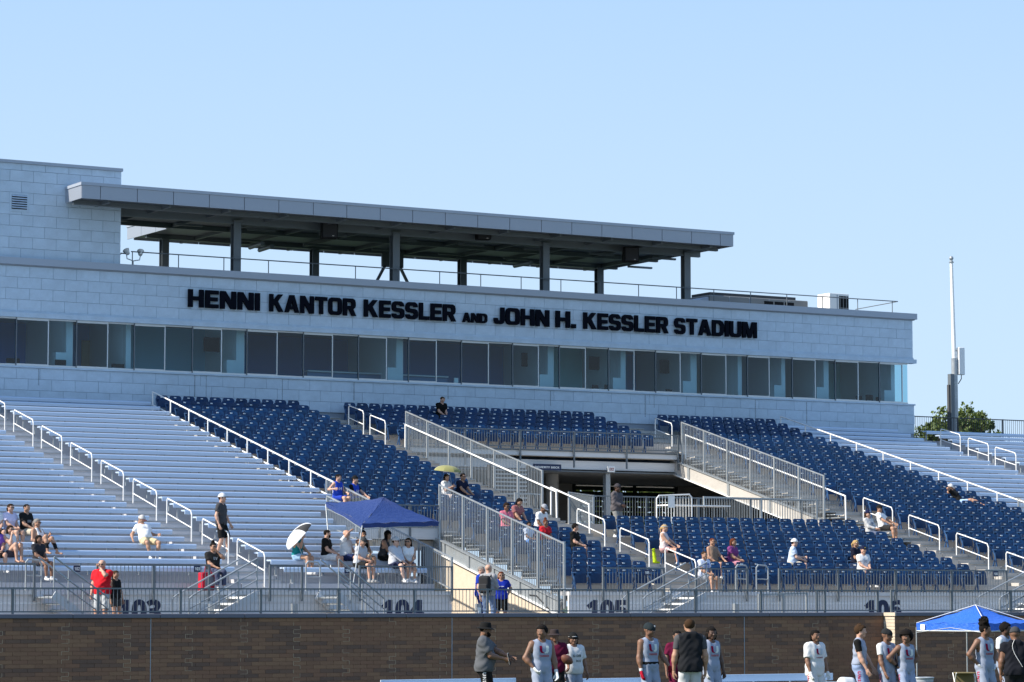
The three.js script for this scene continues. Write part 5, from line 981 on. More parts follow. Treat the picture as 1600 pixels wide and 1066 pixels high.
  if (feet.length) mesh('shoes', netMesh(feet, 0.0135, 0.02, null), clothMat(o.shoe ?? 0.6), g);
  for (const q of parts) mesh(q[0], q[1], q[2], g);
  // flat print on the chest, laid on the cloth
  for (const [txt, cx, cy, w, h, col, back] of o.print || []) {
    let geo; if (typeof txt === 'string') geo = new THREE.ShapeGeometry(font.generateShapes(txt, 1), 3); else geo = txt.clone(); geo = subdiv(geo, w > 0.3 ? 3 : typeof txt === 'string' ? 2 : 3); geo.computeBoundingBox(); const b = geo.boundingBox, p = geo.attributes.position, dir = back ? -1 : 1;
    for (let i = 0; i < p.count; i++) {
      const x = cx + ((p.getX(i) - (b.min.x + b.max.x) / 2) / (b.max.x - b.min.x) * w) * dir, y = cy + (p.getY(i) - (b.min.y + b.max.y) / 2) / (b.max.y - b.min.y) * h;
      let z = 0.4; for (let q = 0; q < 40; q++) { const e = sdf(shirtCaps, T(x, y, z * dir), 0.045); if (e < 0.0008) break; z -= e * 0.9; } const r = T(x, y, (z + 0.0075) * dir); p.setXYZ(i, r.x, r.y, r.z);
    }
    geo.computeVertexNormals(); geo.deleteAttribute('uv'); mesh('shirt_print', geo, clothMat(col), g);
  }
  g.userData.joints = null; delete g.userData.joints; g.arms = arms; g.T = T; g.hm = hm; return g;
}
// ---------------------------------------------------------------- spectators
const lap = { L: [0.07, 0.10, 0.30], R: [0.07, 0.10, 0.30] }, onKnees = { L: [0.13, 0.14, 0.40], R: [0.13, 0.14, 0.40] };
function seated(px, headY, label, o, nFix) { // row from the height of the head top in the photograph
  let best = 99, bn = 0;
  const blueAt = (x, n) => (x > 42.8 && x < 70.9 && n < 10) || (x > 45 && x < 70.9), head = n => { const p = onRow(px, n, -0.11), b = blueAt(p.x, n); p.y += (b ? 0.37 : 0.46) + 0.895 * (o.h || 1.7) / 1.78 * Math.cos(o.lean || 0) + (o.hat ? 0.015 : 0); return p; };
  for (let n = -11; n <= 18; n++) { const e = Math.abs(toPx(head(n))[1] - headY); if (e < best) { best = e; bn = n; } }
  if (nFix !== undefined) bn = nFix;
  const p = onRow(px, bn, -0.11), blue = blueAt(p.x, bn);
  return person({ pose: 'sit', label, x: p.x, y: p.y, z: p.z, h: 1.7, seat: blue ? 0.375 : 0.465, ...o });
}
function standing(px, headY, D, label, o, ground) { const p = atD(px, headY, D); const y = ground ?? p.y - 1.76; return person({ label, x: p.x, y, z: p.z, h: o.h || Math.min(2, p.y - y), ...o }); }
// left benches
seated(17, 784, 'woman in a pale tie-dye top sitting beside the man in the black printed tee', { fem: 1, shirt: [0.62, 0.58, 0.75], sleeve: 0.6, trousers: [0.35, 0.33, 0.3], pant: 0.8, hair: 'pony', hairCol: 'dkbrown', glasses: 1, yaw: 0.35, ...lap });
seated(42, 785, 'man in a black printed tee and pale shorts on the left benches', { shirt: 0.014, trousers: [0.5, 0.45, 0.36], pant: 0.85, skin: 'tan', hairCol: 'black', hair: 'buzz', yaw: 0.45, fat: 1.08, ...lap, print: [['0000', 0, 0.3, 0.16, 0.08, [0.3, 0.3, 0.32]]] });
seated(-6, 790, 'person in white at the very edge of the benches beside the tie-dye woman', { fem: 1, shirt: 0.7, trousers: 0.05, hairCol: 'red', hair: 'long', ...lap });
seated(17, 817, 'dark-haired woman in a white top hugging her bare knees', { fem: 1, shirt: 0.75, sleeve: 0, trousers: [0.08, 0.07, 0.09], pant: 0.5, hair: 'long', hairCol: 'dkbrown', glasses: 1, shoe: 'bare', yaw: 0.4, L: [0.1, 0.28, 0.30], R: [0.08, 0.52, 0.16], kL: [0.1, 0.80, 0.30], kR: [0.1, 0.80, 0.30], fL: [0.1, 0.24, 0.42], fR: [0.1, 0.24, 0.42] });
seated(-4, 823, 'person in lilac at the edge beside the woman hugging her knees', { fem: 1, shirt: [0.22, 0.10, 0.42], trousers: 0.03, hair: 'long', ...lap });
seated(63, 817, 'barefoot woman in white tank top and black leggings, knees drawn up', { fem: 1, shirt: 0.72, sleeve: 0, tank: 1, trousers: 0.012, pant: 1.85, tight: 1, hair: 'pony', hairCol: 'grey', glasses: 1, shoe: 'bare', skin: 'tan', yaw: 0.5, lean: -0.15, L: [0.16, 0.30, 0.30], R: [0.15, 0.06, 0.18], kL: [0.12, 0.80, 0.34], kR: [0.1, 0.82, 0.28], fL: [0.16, 0.30, 0.62], fR: [0.1, 0.25, 0.44] });
seated(62, 856, 'dark-haired girl sitting behind the picket fence below the barefoot women', { fem: 1, h: 1.6, shirt: [0.03, 0.03, 0.035], trousers: [0.05, 0.05, 0.06], pant: 0.5, hair: 'long', hairCol: 'black', skin: 'brown', yaw: 0.4, ...lap }, 17);
seated(230, 808, 'man in white tee and pale cap leaning back alone on benches', { shirt: 0.78, trousers: [0.55, 0.45, 0.28], pant: 0.8, hat: 'cap', hatCol: [0.5, 0.48, 0.46], brimCol: [0.25, 0.05, 0.05], skin: 'tan', fat: 1.15, belly: 1.1, hairCol: 'grey', beard: 'grey', yaw: 0.1, lean: -0.5, nod: 0.35, look: 0.4, L: [0.40, 0.16, 0.06], R: [0.42, 0.08, -0.06], kL: [0.2, 0.50, 0.43], kR: [0.2, 0.5, 0.43], spread: 0.06, print: [['VOICE', 0.0, 0.34, 0.14, 0.03, 0.06]] });
// standing on the left aisle
standing(346, 773, DN(14.3), 'standing man in a charcoal tee, black shorts and white cap on the aisle', { shirt: [0.055, 0.055, 0.06], trousers: 0.012, pant: 0.95, hat: 'cap', hatCol: 0.72, brimCol: 0.02, hairCol: 'brown', yaw: 0.75, h: 1.83, shoe: 0.6, look: 0.2, L: [0.27, -0.02, 0.16], R: [0.27, -0.04, 0.04], fL: [0.1, 0.09, 0.16], fR: [0.1, 0.09, -0.08] }, TN(14) + 0.11);
seated(334, 852, 'woman in black tee, hand at her mouth, beside the red bag', { fem: 1, fat: 1.25, belly: 1.05, shirt: 0.022, trousers: [0.06, 0.07, 0.12], pant: 1.9, hair: 'bun', hairCol: 'black', glasses: 1, skin: 'tan', yaw: 0.1, L: [0.03, 0.55, 0.20], Lh: [0.9, -0.8, 0], R: [0.06, 0.10, 0.30], print: [['EV', 0, 0.36, 0.13, 0.08, 0.5]] });
standing(160, 869, 72.2, 'bald man in bright red tee and grey shorts, phone at his face', { shirt: [0.62, 0.018, 0.028], trousers: [0.42, 0.44, 0.46], pant: 1.0, hair: 'bald', glasses: 1, skin: 'light', fat: 1.12, belly: 1.1, sw: 1.06, yaw: -0.75, h: 1.86, L: [0.02, 0.60, 0.18], Lh: [0.8, -0.9, 0.2], Lc: 1, R: [0.25, -0.06, 0.10], loose: 0.025, shoe: 0.5 }, EYE - 0.68);
standing(180, 887, 72.9, 'woman in a black top half hidden behind the man in red', { fem: 1, shirt: 0.012, sleeve: 0, trousers: 0.05, pant: 0.6, hair: 'pony', hairCol: 'brown', skin: 'tan', yaw: 0.4, h: 1.58 }, EYE - 0.68);
// under the navy tent
seated(466, 849, 'woman in a teal top sitting under the white umbrella, chin on hand', { fem: 1, shirt: [0.01, 0.19, 0.20], sleeve: 0, trousers: [0.3, 0.45, 0.6], pant: 0.5, skin: 'tan', hair: 'short', hairCol: 'brown', yaw: 0.5, nod: -0.1, R: [0.03, 0.52, 0.20], L: [0.1, 0.1, 0.34] }, 16);
seated(511, 834, 'bearded man in a black tee with tattooed arms under the navy tent', { shirt: 0.010, trousers: 0.6, pant: 0.85, hairCol: 'black', beard: 'black', skin: 'light', yaw: 0.75, look: 0.45, ...lap, fat: 1.08 }, 16);
seated(541, 834, 'grey-bearded man in a white tee shading his eyes with his hand', { shirt: 0.72, trousers: [0.02, 0.03, 0.09], hair: 'bald', beard: [0.5, 0.48, 0.45], skin: 'light', fat: 1.15, belly: 1.1, yaw: 0.55, look: 0.3, R: [-0.01, 0.78, 0.15], Rh: [0.9, -0.3, 0.2], L: [0.14, 0.06, 0.3] }, 16);
seated(567, 838, 'woman in a black tank top and cream shorts, hand at her face', { fem: 1, shirt: 0.010, sleeve: 0, tank: 1, trousers: [0.7, 0.62, 0.48], pant: 0.9, hair: 'bun', hairCol: 'dkbrown', glasses: 1, skin: 'tan', yaw: 0.15, R: [0.1, 0.58, 0.14], L: [0.05, 0.12, 0.34] }, 16);
seated(598, 841, 'long-haired woman in a black cap and dark tank with arms folded on her knees', { fem: 1, shirt: [0.05, 0.05, 0.055], sleeve: 0, trousers: 0.012, pant: 1.8, hat: 'cap', hatCol: 0.012, hair: 'long', hairCol: 'black', skin: 'tan', yaw: 0.85, lean: 0.22, look: 0.2, L: [-0.02, 0.16, 0.34], R: [0.0, 0.16, 0.36] }, 16);
seated(562, 858, 'man in pale grey tee and charcoal cap bent over his hands', { shirt: [0.45, 0.46, 0.5], trousers: 0.02, pant: 0.8, hat: 'cap', hatCol: 0.06, skin: 'light', fat: 1.12, yaw: 0.45, lean: 0.15, nod: 0.4, hairCol: 'grey', L: [0.05, 0.16, 0.32], R: [0.05, 0.16, 0.32], shoe: 0.3 }, 17);
seated(618, 853, 'man in light sweatshirt and two-tone cap, hands clasped, front bench', { shirt: [0.55, 0.56, 0.60], shirtName: 'sweatshirt', sleeve: 1.9, trousers: [0.02, 0.025, 0.06], pant: 0.85, hat: 'cap', hatCol: 0.55, brimCol: [0.02, 0.03, 0.1], glasses: 1, skin: 'pale', fat: 1.15, belly: 1.05, yaw: 0.35, look: 0.5, spread: 0.09, L: [0.02, 0.08, 0.34], R: [0.02, 0.08, 0.34], loose: 0.024, shoe: 0.7 }, 17);
seated(638, 848, 'dark-haired woman in a white sleeveless blouse beside the man in the sweatshirt', { fem: 1, shirt: 0.78, sleeve: 0, trousers: [0.02, 0.03, 0.1], pant: 0.7, hair: 'long', hairCol: 'dkbrown', glasses: 1, skin: 'tan', yaw: -0.3, look: -0.5, ...lap, hairLen: 0.2 }, 17);
// blue seats
seated(528, 745, 'boy in a royal blue jersey next to the white sloping rail', { h: 1.62, shirt: [0.02, 0.06, 0.42], sleeve: 0, trousers: [0.02, 0.05, 0.35], hairCol: 'black', skin: 'light', yaw: 0.35, look: 0.4, L: [0.14, 0.14, 0.34], R: [0.36, 0.28, 0.16], print: [['H', 0, 0.3, 0.12, 0.1, 0.65]] });
seated(554, 746, 'boy in royal blue jersey over black sleeves near the sloping rail', { h: 1.68, shirt: [0.02, 0.06, 0.42], sleeve: 0, under: 0.01, trousers: 0.012, hairCol: 'black', hat: 'cap', hatCol: 0.012, hatYaw: 3.14, skin: 'light', yaw: 0.5, look: 0.3, L: [0.18, 0.1, 0.44], R: [0.05, 0.14, 0.30], print: [['H', 0, 0.3, 0.13, 0.1, 0.65]] });
seated(697, 738, 'woman in a white tee holding the yellow umbrella', { fem: 1, h: 1.62, shirt: 0.74, trousers: [0.6, 0.5, 0.45], hair: 'long', hairCol: 'black', skin: 'light', yaw: 0.55, R: [0.06, 0.34, 0.28], L: [0.08, 0.36, 0.26], Lc: 1.1, Rc: 1.1 });
seated(720, 738, 'man in a navy tee and sunglasses beside the yellow umbrella', { shirt: [0.012, 0.016, 0.04], trousers: 0.02, hairCol: 'black', glasses: 1, skin: 'tan', yaw: 0.35, lean: 0.12, ...onKnees, fat: 1.08 });
seated(688, 626, 'man in black sitting alone in the top row of blue seats', { shirt: 0.008, trousers: 0.02, hair: 'buzz', hairCol: 'brown', skin: 'light', yaw: 0.2, nod: 0.35, lean: 0.15, sw: 1.1, fat: 1.1, ...lap }, -10);
seated(791, 783, 'woman in a pink top near the entrance guard', { fem: 1, shirt: [0.62, 0.16, 0.22], sleeve: 0.7, trousers: [0.3, 0.1, 0.12], hair: 'curly', hairCol: 'dkbrown', skin: 'brown', glasses: 1, fat: 1.1, yaw: 0.1, ...lap });
seated(804, 779, 'woman with dark hair bending forward behind the woman in pink', { fem: 1, shirt: [0.30, 0.12, 0.12], trousers: 0.05, hair: 'long', hairCol: 'black', skin: 'tan', lean: 0.3, nod: 0.4, yaw: 0.3, ...onKnees });
seated(842, 786, 'man in a white tee and grey cap looking down near the entrance guard', { shirt: 0.75, trousers: [0.3, 0.05, 0.06], hat: 'cap', hatCol: [0.3, 0.31, 0.34], skin: 'brown', lean: 0.3, nod: 0.5, yaw: 0.3, fat: 1.1, ...lap });
seated(826, 812, 'child in pale blue behind the entrance guard', { h: 1.35, shirt: [0.6, 0.66, 0.78], trousers: [0.1, 0.25, 0.6], skin: 'brown', hairCol: 'black', yaw: 0.2, ...lap });
seated(852, 815, 'girl in a red tee behind the entrance guard', { fem: 1, h: 1.5, shirt: [0.5, 0.02, 0.03], trousers: 0.04, hair: 'bun', hairCol: 'red', skin: 'brown', yaw: 0.1, ...lap });
seated(898, 817, 'boy in a black tee with clasped hands near the entrance guard', { h: 1.66, shirt: 0.012, trousers: 0.03, hair: 'curly', hairCol: 'black', skin: 'light', yaw: 0.55, ...lap, look: 0.3 });
standing(964, 755, 82.2, 'standing man in a grey hoodie and dark cap at the portal', { shirt: [0.10, 0.09, 0.095], shirtName: 'hoodie', sleeve: 1.9, hoodie: 1, trousers: [0.22, 0.22, 0.21], pant: 1.9, hat: 'cap', hatCol: [0.05, 0.045, 0.05], skin: 'dark', yaw: 0.35, look: 0.3, fat: 1.12, L: [0.05, 0.12, 0.24], R: [0.06, 0.12, 0.24], loose: 0.026, h: 1.80 }, TN(10) + 0.03);
seated(1037, 820, 'blonde woman in a white top and visor in the wide lower block', { fem: 1, shirt: [0.72, 0.6, 0.58], sleeve: 0, trousers: [0.5, 0.3, 0.3], pant: 0.5, hair: 'pony', hairCol: 'blond', hat: 'visor', hatCol: 0.4, skin: 'light', yaw: 0.75, L: [0.1, 0.1, 0.44], R: [0.08, 0.06, 0.36] });
seated(1113, 838, 'man in a tan sleeveless shirt and sunglasses in the wide lower block', { shirt: [0.26, 0.18, 0.13], sleeve: 0, trousers: 0.03, hair: 'buzz', hairCol: 'red', glasses: 1, skin: 'tan', fat: 1.15, yaw: 0.25, lean: -0.05, L: [0.2, 0.04, 0.36], R: [0.12, 0.04, 0.2] });
seated(1144, 842, 'woman in a plum tee with copper hair in the wide lower block', { fem: 1, shirt: [0.20, 0.05, 0.18], trousers: [0.45, 0.2, 0.25], hair: 'long', hairCol: 'red', skin: 'tan', glasses: 1, yaw: 0.45, ...lap, fat: 1.08, hairLen: 0.14 });
seated(1099, 855, 'man in a white and blue striped shirt on the front row behind the fence', { shirt: [0.62, 0.66, 0.78], trousers: [0.2, 0.22, 0.26], pant: 0.8, hair: 'buzz', hairCol: 'brown', skin: 'tan', yaw: 0.2, fat: 1.1, ...lap, shoe: 0.75, print: [['IIIII', 0, 0.28, 0.22, 0.3, [0.08, 0.12, 0.4]]] }, 18);
seated(1236, 848, 'man in a pale blue tee and white cap sitting in profile with crossed arms', { shirt: [0.50, 0.60, 0.76], trousers: [0.6, 0.55, 0.45], pant: 0.75, hat: 'cap', hatCol: 0.75, skin: 'pale', yaw: 1.0, lean: 0.1, fat: 1.15, belly: 1.1, L: [0.02, 0.25, 0.36], R: [0.1, 0.16, 0.36] });
seated(1335, 842, 'blonde woman in a black tee beside the man in the white tee and dark cap', { fem: 1, shirt: [0.012, 0.014, 0.03], trousers: 0.03, hair: 'pony', hairCol: 'blond', glasses: 1, skin: 'tan', yaw: 0.45, ...lap, print: [['00', 0.02, 0.34, 0.09, 0.05, [0.5, 0.35, 0.1]]] });
seated(1347, 850, 'man in a white printed tee and dark cap in the wide lower block', { shirt: 0.74, trousers: [0.5, 0.48, 0.45], hat: 'cap', hatCol: [0.01, 0.014, 0.04], hatPatch: [0.5, 0.4, 0.1], skin: 'light', fat: 1.15, yaw: -0.05, ...lap, print: [['00', 0, 0.32, 0.12, 0.1, [0.4, 0.42, 0.48]]] });
seated(1359, 798, 'woman in a grey hoodie and navy cap at the far aisle', { fem: 1, shirt: [0.48, 0.48, 0.48], sleeve: 1.9, trousers: [0.1, 0.12, 0.18], pant: 1.8, hat: 'cap', hatCol: [0.01, 0.014, 0.05], hatPatch: 0.5, hair: 'long', hairCol: 'brown', skin: 'light', yaw: 0.3, lean: -0.2, ...lap, print: [['U', 0, 0.33, 0.1, 0.09, [0.05, 0.07, 0.2]]] });
seated(1379, 795, 'man in a white tee and black cap leaning back at the far aisle', { shirt: 0.76, trousers: 0.03, hat: 'cap', hatCol: 0.012, glasses: 1, skin: 'tan', yaw: 0.45, lean: -0.25, L: [0.3, 0.05, 0.35], R: [0.14, 0.06, 0.34] });
seated(1500, 763, 'man in a black tee reclining with his hands behind his head', { shirt: 0.014, trousers: [0.35, 0.5, 0.75], pant: 0.85, hat: 'cap', hatCol: 0.6, hatYaw: 0, skin: 'tan', beard: 'brown', glasses: 1, yaw: 0.6, lean: -0.65, nod: 0.25, L: [0.16, 0.68, -0.02], R: [0.16, 0.68, -0.02], Lh: [1, 0.3, 0.1], Rh: [1, 0.3, 0.1], kL: [0.12, 0.56, 0.43], kR: [0.12, 0.56, 0.43], fL: [0.1, 0.42, 0.85], fR: [0.1, 0.42, 0.85], shoe: 'bare' });
// at the entrance
standing(751, 881, 73.2, 'man in a royal blue tee standing in the entrance beside the backpack man', { shirt: [0.012, 0.04, 0.34], trousers: [0.012, 0.03, 0.16], pant: 1.9, hairCol: 'grey', hair: 'buzz', glasses: 1, skin: 'light', yaw: 0.8, fat: 1.1, h: 1.78 }, EYE - 0.68);
standing(763, 879.5, 72.6, 'bald man in a grey top and jeans wearing a backpack, seen from behind', { shirt: [0.30, 0.30, 0.31], sleeve: 1.9, trousers: [0.13, 0.19, 0.32], pant: 1.9, hair: 'bald', skin: 'light', yaw: 2.2, h: 1.82, R: [0.14, 0.16, 0.26], fat: 1.05 }, EYE - 0.68);
standing(783, 893, 72.9, 'smiling woman in a royal blue tee and black shorts at the entrance', { fem: 1, fat: 1.1, shirt: [0.012, 0.03, 0.32], trousers: 0.008, pant: 0.95, hair: 'long', hairCol: 'red', hairLen: 0.10, glasses: 1, skin: 'tan', yaw: -0.45, h: 1.62, L: [0.22, 0.08, -0.05], R: [0.20, 0.10, -0.04], hem: -0.02, print: [['MMMMM', 0, 0.34, 0.15, 0.03, 0.7]] }, EYE - 0.68);

// ---------------------------------------------------------------- players and coaches on the field
const U1 = (() => { const s = new THREE.Shape(); s.moveTo(-0.5, 0.5); s.lineTo(-0.18, 0.5); s.lineTo(-0.18, -0.12); s.quadraticCurveTo(-0.15, -0.3, 0, -0.32); s.lineTo(0.02, -0.42); s.quadraticCurveTo(-0.45, -0.45, -0.5, -0.1); s.closePath(); return new THREE.ShapeGeometry(s, 5); })();
const U2 = (() => { const s = new THREE.Shape(); s.moveTo(0.5, 0.5); s.lineTo(0.18, 0.5); s.lineTo(0.18, -0.12); s.quadraticCurveTo(0.15, -0.3, 0.03, -0.32); s.lineTo(0.05, -0.5); s.lineTo(0.2, -0.42); s.lineTo(0.24, -0.5); s.quadraticCurveTo(0.47, -0.4, 0.5, -0.1); s.closePath(); return new THREE.ShapeGeometry(s, 5); })();
const jersey = [0.29, 0.33, 0.42], maroon = [0.26, 0.006, 0.04];
const uPrint = [[U1, -0.052, 0.375, 0.085, 0.135, maroon], [U2, 0.05, 0.37, 0.085, 0.145, [0.66, 0.70, 0.66]], ['FARMER', 0, 0.255, 0.19, 0.036, [0.42, 0.06, 0.05]]];
function fieldPerson(px, headY, d, label, o) {
  const r = ray(px, headY).multiplyScalar(d), h = r.y + EYE - (o.hat ? 0.02 : 0) - (o.hair === 'afro' || o.hair === 'bun' ? 0.05 : 0.005);
  const g = person({ label, x: r.x, y: 0, z: r.z, h, cell: 0.0135, shoe: 0.5, ...o });
  if (o.legPrint) { // lettering down the outer thigh
    const [txt, k, col] = o.legPrint, geo = new THREE.ShapeGeometry(font.generateShapes(txt, 1), 3); geo.computeBoundingBox(); const b = geo.boundingBox, p = geo.attributes.position;
    const tm = g.children.find(c => c.name === 'shorts' || c.name === 'trousers'), tp = tm.geometry.attributes.position;
    for (let i = 0; i < p.count; i++) { const t = (p.getX(i) - b.min.x) / (b.max.x - b.min.x), u = (p.getY(i) - b.min.y) / (b.max.y - b.min.y) - 0.5, y = 0.86 - t * 0.34, z = 0.02 + u * 0.06 * (k < 0 ? 1 : -1); let best = 9, bx = 0.15; for (let j = 0; j < tp.count; j++) { if (tp.getX(j) * k < 0.09) continue; const e = Math.hypot(tp.getY(j) - y, tp.getZ(j) - z); if (e < best) { best = e; bx = tp.getX(j); } } p.setXYZ(i, bx + k * 0.008, y, z); }
    geo.computeVertexNormals(); geo.deleteAttribute('uv'); const m = clothMat(col); const m2 = m.clone(); m2.side = THREE.DoubleSide; mesh('leg_print', geo, m2, g);
  }
  return g;
}
const coach = fieldPerson(757, 968, 54, 'coach in a black bucket hat and grey tee holding out a black clipboard', { shirt: [0.10, 0.105, 0.115], sleeve: 0.75, loose: 0.026, trousers: 0.010, pant: 1.9, hat: 'bucket', hatCol: 0.012, skin: 'brown', beard: 'black', hairCol: 'black', yaw: 0.95, fat: 1.15, belly: 1.1, sw: 1.08, nod: 0.1, R: [0.10, 0.17, 0.36], L: [0.06, 0.19, 0.46], Rc: 1.1, Lc: 0.2, muscle: 1.1, legPrint: ['UNION', -1, 0.7] });
fieldPerson(846, 974, 54, 'player in a sleeveless pale jersey with white gloves, looking over his shoulder', { shirt: jersey, sleeve: 0, loose: 0.008, trousers: jersey, pant: 0.98, hair: 'curly', hairCol: 'black', skin: 'brown', yaw: -0.08, look: -0.95, sw: 1.06, muscle: 1.12, glove: 0.7, Lband: 0.7, R: [0.20, 0.03, 0.10], Rh: [0.9, -0.4, -0.5], L: [0.25, -0.06, 0.12], print: uPrint, Rc: 1.0 });
fieldPerson(866, 979.5, 56.5, 'man in a maroon shirt and patterned hat behind the white-gloved player', { shirt: [0.10, 0.008, 0.03], trousers: 0.012, pant: 1, hat: 'bucket', hatCol: [0.04, 0.03, 0.03], hairCol: 'black', skin: 'brown', yaw: -0.3, fat: 1.15, sw: 1.08, L: [0.24, 0.06, 0.24], Lc: 0.9 });
fieldPerson(895, 985, 57, 'player in a white tee and headband standing by the football', { shirt: 0.62, sleeve: 0.75, loose: 0.024, trousers: jersey, pant: 1, hair: 'dreads', hairCol: 'dkbrown', hat: 'beanie', hatCol: 0.012, headband: 0.6, skin: 'brown', yaw: -0.02, look: -0.2, fat: 1.2, sw: 1.1, L: [0.34, -0.03, 0.02], print: [['U-OR', 0.02, 0.33, 0.2, 0.055, [0.03, 0.05, 0.05]], ['ICE', 0.05, 0.22, 0.12, 0.045, [0.03, 0.05, 0.05]]] });
fieldPerson(1014, 970, 55, 'player in a charcoal beanie, pale sleeveless jersey and red gloves', { shirt: jersey, sleeve: 0, loose: 0.008, trousers: jersey, pant: 1, hat: 'beanie', hatCol: [0.02, 0.028, 0.032], hatPatch: 0.6, skin: 'brown', yaw: 0.12, look: 0.4, muscle: 1.1, sw: 1.04, Rglove: [0.4, 0.01, 0.03], Lglove: [0.2, 0.01, 0.02], Rband: 0.7, L: [0.36, 0.02, 0.16], R: [0.24, -0.06, 0.06], waist: 0.012, hem: 0.03, print: uPrint });
fieldPerson(1078, 963, 53, 'coach seen from behind in a black and grey hooded top, pale trousers', { shirt: [0.016, 0.017, 0.02], sleeve: 0, loose: 0.024, hoodie: 1, under: [0.075, 0.075, 0.08], trousers: [0.52, 0.53, 0.54], pant: 1.9, hair: 'short', hairCol: 'brown', skin: 'tan', yaw: 2.75, look: -0.25, sw: 1.12, muscle: 1.1, R: [0.27, -0.07, 0.04], L: [0.27, -0.07, 0.06], hem: -0.02 });
fieldPerson(1111, 977, 56.5, 'player with short locs in a pale jersey beside the hooded-top coach', { shirt: jersey, sleeve: 0, loose: 0.008, trousers: jersey, pant: 1, hair: 'dreads', hairCol: 'black', skin: 'dark', yaw: 0.1, look: -0.25, print: uPrint, R: [0.22, -0.05, 0.1], Rglove: 0.6 });
fieldPerson(1058, 990, 57.5, 'player in maroon mostly hidden behind the coach in the hooded top', { shirt: [0.12, 0.008, 0.035], trousers: [0.12, 0.008, 0.035], hairCol: 'black', skin: 'brown', yaw: -0.2, h: 1.65 });
fieldPerson(1273, 981, 56, 'long-haired player in a white tee under a short pale jersey with white gloves', { shirt: 0.66, sleeve: 0.8, loose: 0.022, trousers: 0.62, pant: 1, hair: 'long', hairLen: 0.22, hairCol: 'black', skin: 'brown', yaw: 0.12, look: -0.1, glove: 0.68, R: [0.24, -0.05, 0.12], L: [0.24, -0.05, 0.12], fat: 1.06, hem: -0.06, print: [[U1, -0.04, 0.375, 0.075, 0.12, maroon], [U2, 0.05, 0.37, 0.075, 0.13, [0.5, 0.55, 0.6]], ['FARMER', 0, 0.255, 0.17, 0.03, [0.3, 0.08, 0.08]]], legPrint: ['UNION', -1, [0.42, 0.02, 0.06]] });
fieldPerson(1343, 973, 56, 'brown-haired player in profile with black sleeves under a pale jersey', { shirt: jersey, sleeve: 0, loose: 0.01, under: 0.010, trousers: [0.26, 0.34, 0.52], pant: 1, hair: 'curly', hairCol: 'brown', skin: 'light', yaw: 0.75, look: 0.15, hem: 0.06, waist: 0.010, crop: 0.05, R: [0.24, -0.05, 0.18], L: [0.2, -0.05, 0.24], legPrint: ['UNION', -1, [0.42, 0.02, 0.06]] });
fieldPerson(1385, 979, 56, 'player in a charcoal beanie with white sleeves talking to the afro player', { shirt: jersey, sleeve: 0, loose: 0.01, under: 0.7, trousers: jersey, pant: 1, hat: 'beanie', hatCol: [0.022, 0.024, 0.026], skin: 'brown', yaw: 0.15, look: 0.85, R: [0.22, -0.06, 0.16], L: [0.26, -0.05, 0.06], print: uPrint, legPrint: ['UNION', -1, [0.42, 0.02, 0.06]] });
fieldPerson(1415, 980, 56, 'player with an afro and black wristbands, hands on hips', { shirt: jersey, sleeve: 0, loose: 0.008, trousers: [0.30, 0.36, 0.50], pant: 1, hair: 'afro', hairCol: 'black', skin: 'brown', yaw: 0.05, look: -1.1, sw: 1.06, muscle: 1.12, Lband: 0.012, Rband: 0.012, R: [0.22, 0.10, -0.02], L: [0.22, 0.08, -0.06], Rh: [1, 0.1, -0.3], Lh: [1, 0.1, -0.3], print: uPrint, legPrint: ['UNION', -1, [0.42, 0.02, 0.06]] });
fieldPerson(1538, 967, 55, 'player with a high hair puff and white gloves, hand on hip', { shirt: jersey, sleeve: 0, loose: 0.008, trousers: jersey, pant: 1, hair: 'bun', puff: 1, hairCol: 'black', skin: 'brown', yaw: 0.15, look: 0.8, muscle: 1.05, glove: 0.62, R: [0.20, 0.06, 0.02], Rh: [1, 0.1, -0.4], L: [0.2, 0.05, 0.05], Lh: [1, 0, -0.4], print: uPrint, legPrint: ['UNION', -1, [0.42, 0.02, 0.06]] });
fieldPerson(1570, 970, 57.5, 'player in a white-sleeved pale jersey behind the dark hooded figure', { shirt: jersey, sleeve: 0, under: 0.72, trousers: jersey, pant: 1, hairCol: 'black', hair: 'curly', skin: 'dark', yaw: 0.35, look: 0.5, print: uPrint });
const hooded = fieldPerson(1586, 976, 53, 'figure in a dark sleeveless top and grey hood seen from behind at the tent', { shirt: [0.012, 0.013, 0.018], sleeve: 0.35, trousers: [0.02, 0.02, 0.022], pant: 1.9, hair: 'bald', hoodie: 1, skin: 'brown', yaw: 2.5, sw: 1.1, muscle: 1.1, fat: 1.08, hat: 'beanie', hatCol: [0.055, 0.056, 0.06] });
{ // cord hanging down the back of the hooded figure
  const w = new THREE.CatmullRomCurve3([[0.02, 0.60, -0.125], [0.06, 0.48, -0.155], [0.02, 0.34, -0.16], [-0.06, 0.2, -0.165], [-0.12, 0.1, -0.15]].map(p => hooded.T(...p)));
  mesh('earphone_cord', new THREE.TubeGeometry(w, 24, 0.005, 6), M.white, hooded);
}
{ // clipboard in the coach's hands
  const p = coach.arms[-1].wr.clone().lerp(coach.arms[1].wr, 0.5).multiplyScalar(coach.scale.x).applyAxisAngle(V(0, 1, 0), coach.rotation.y).add(coach.position);
  const c = thing('clipboard', 'black clipboard with a white sheet edge held by the bucket-hat coach', 'clipboard', [p.x + 0.05, p.y - 0.02, p.z + 0.02], coach.rotation.y); c.rotation.z = 0.35; c.rotation.x = -0.35;
  mesh('board', new RoundedBoxGeometry(0.30, 0.22, 0.012, 1, 0.005), M.black, c); mesh('paper', new RoundedBoxGeometry(0.296, 0.2, 0.004, 1, 0.001).translate(0.004, 0.008, -0.0085), M.white, c); mesh('clip', new RoundedBoxGeometry(0.08, 0.02, 0.012, 1, 0.003).translate(0, 0.1, -0.012), M.galv, c);
}
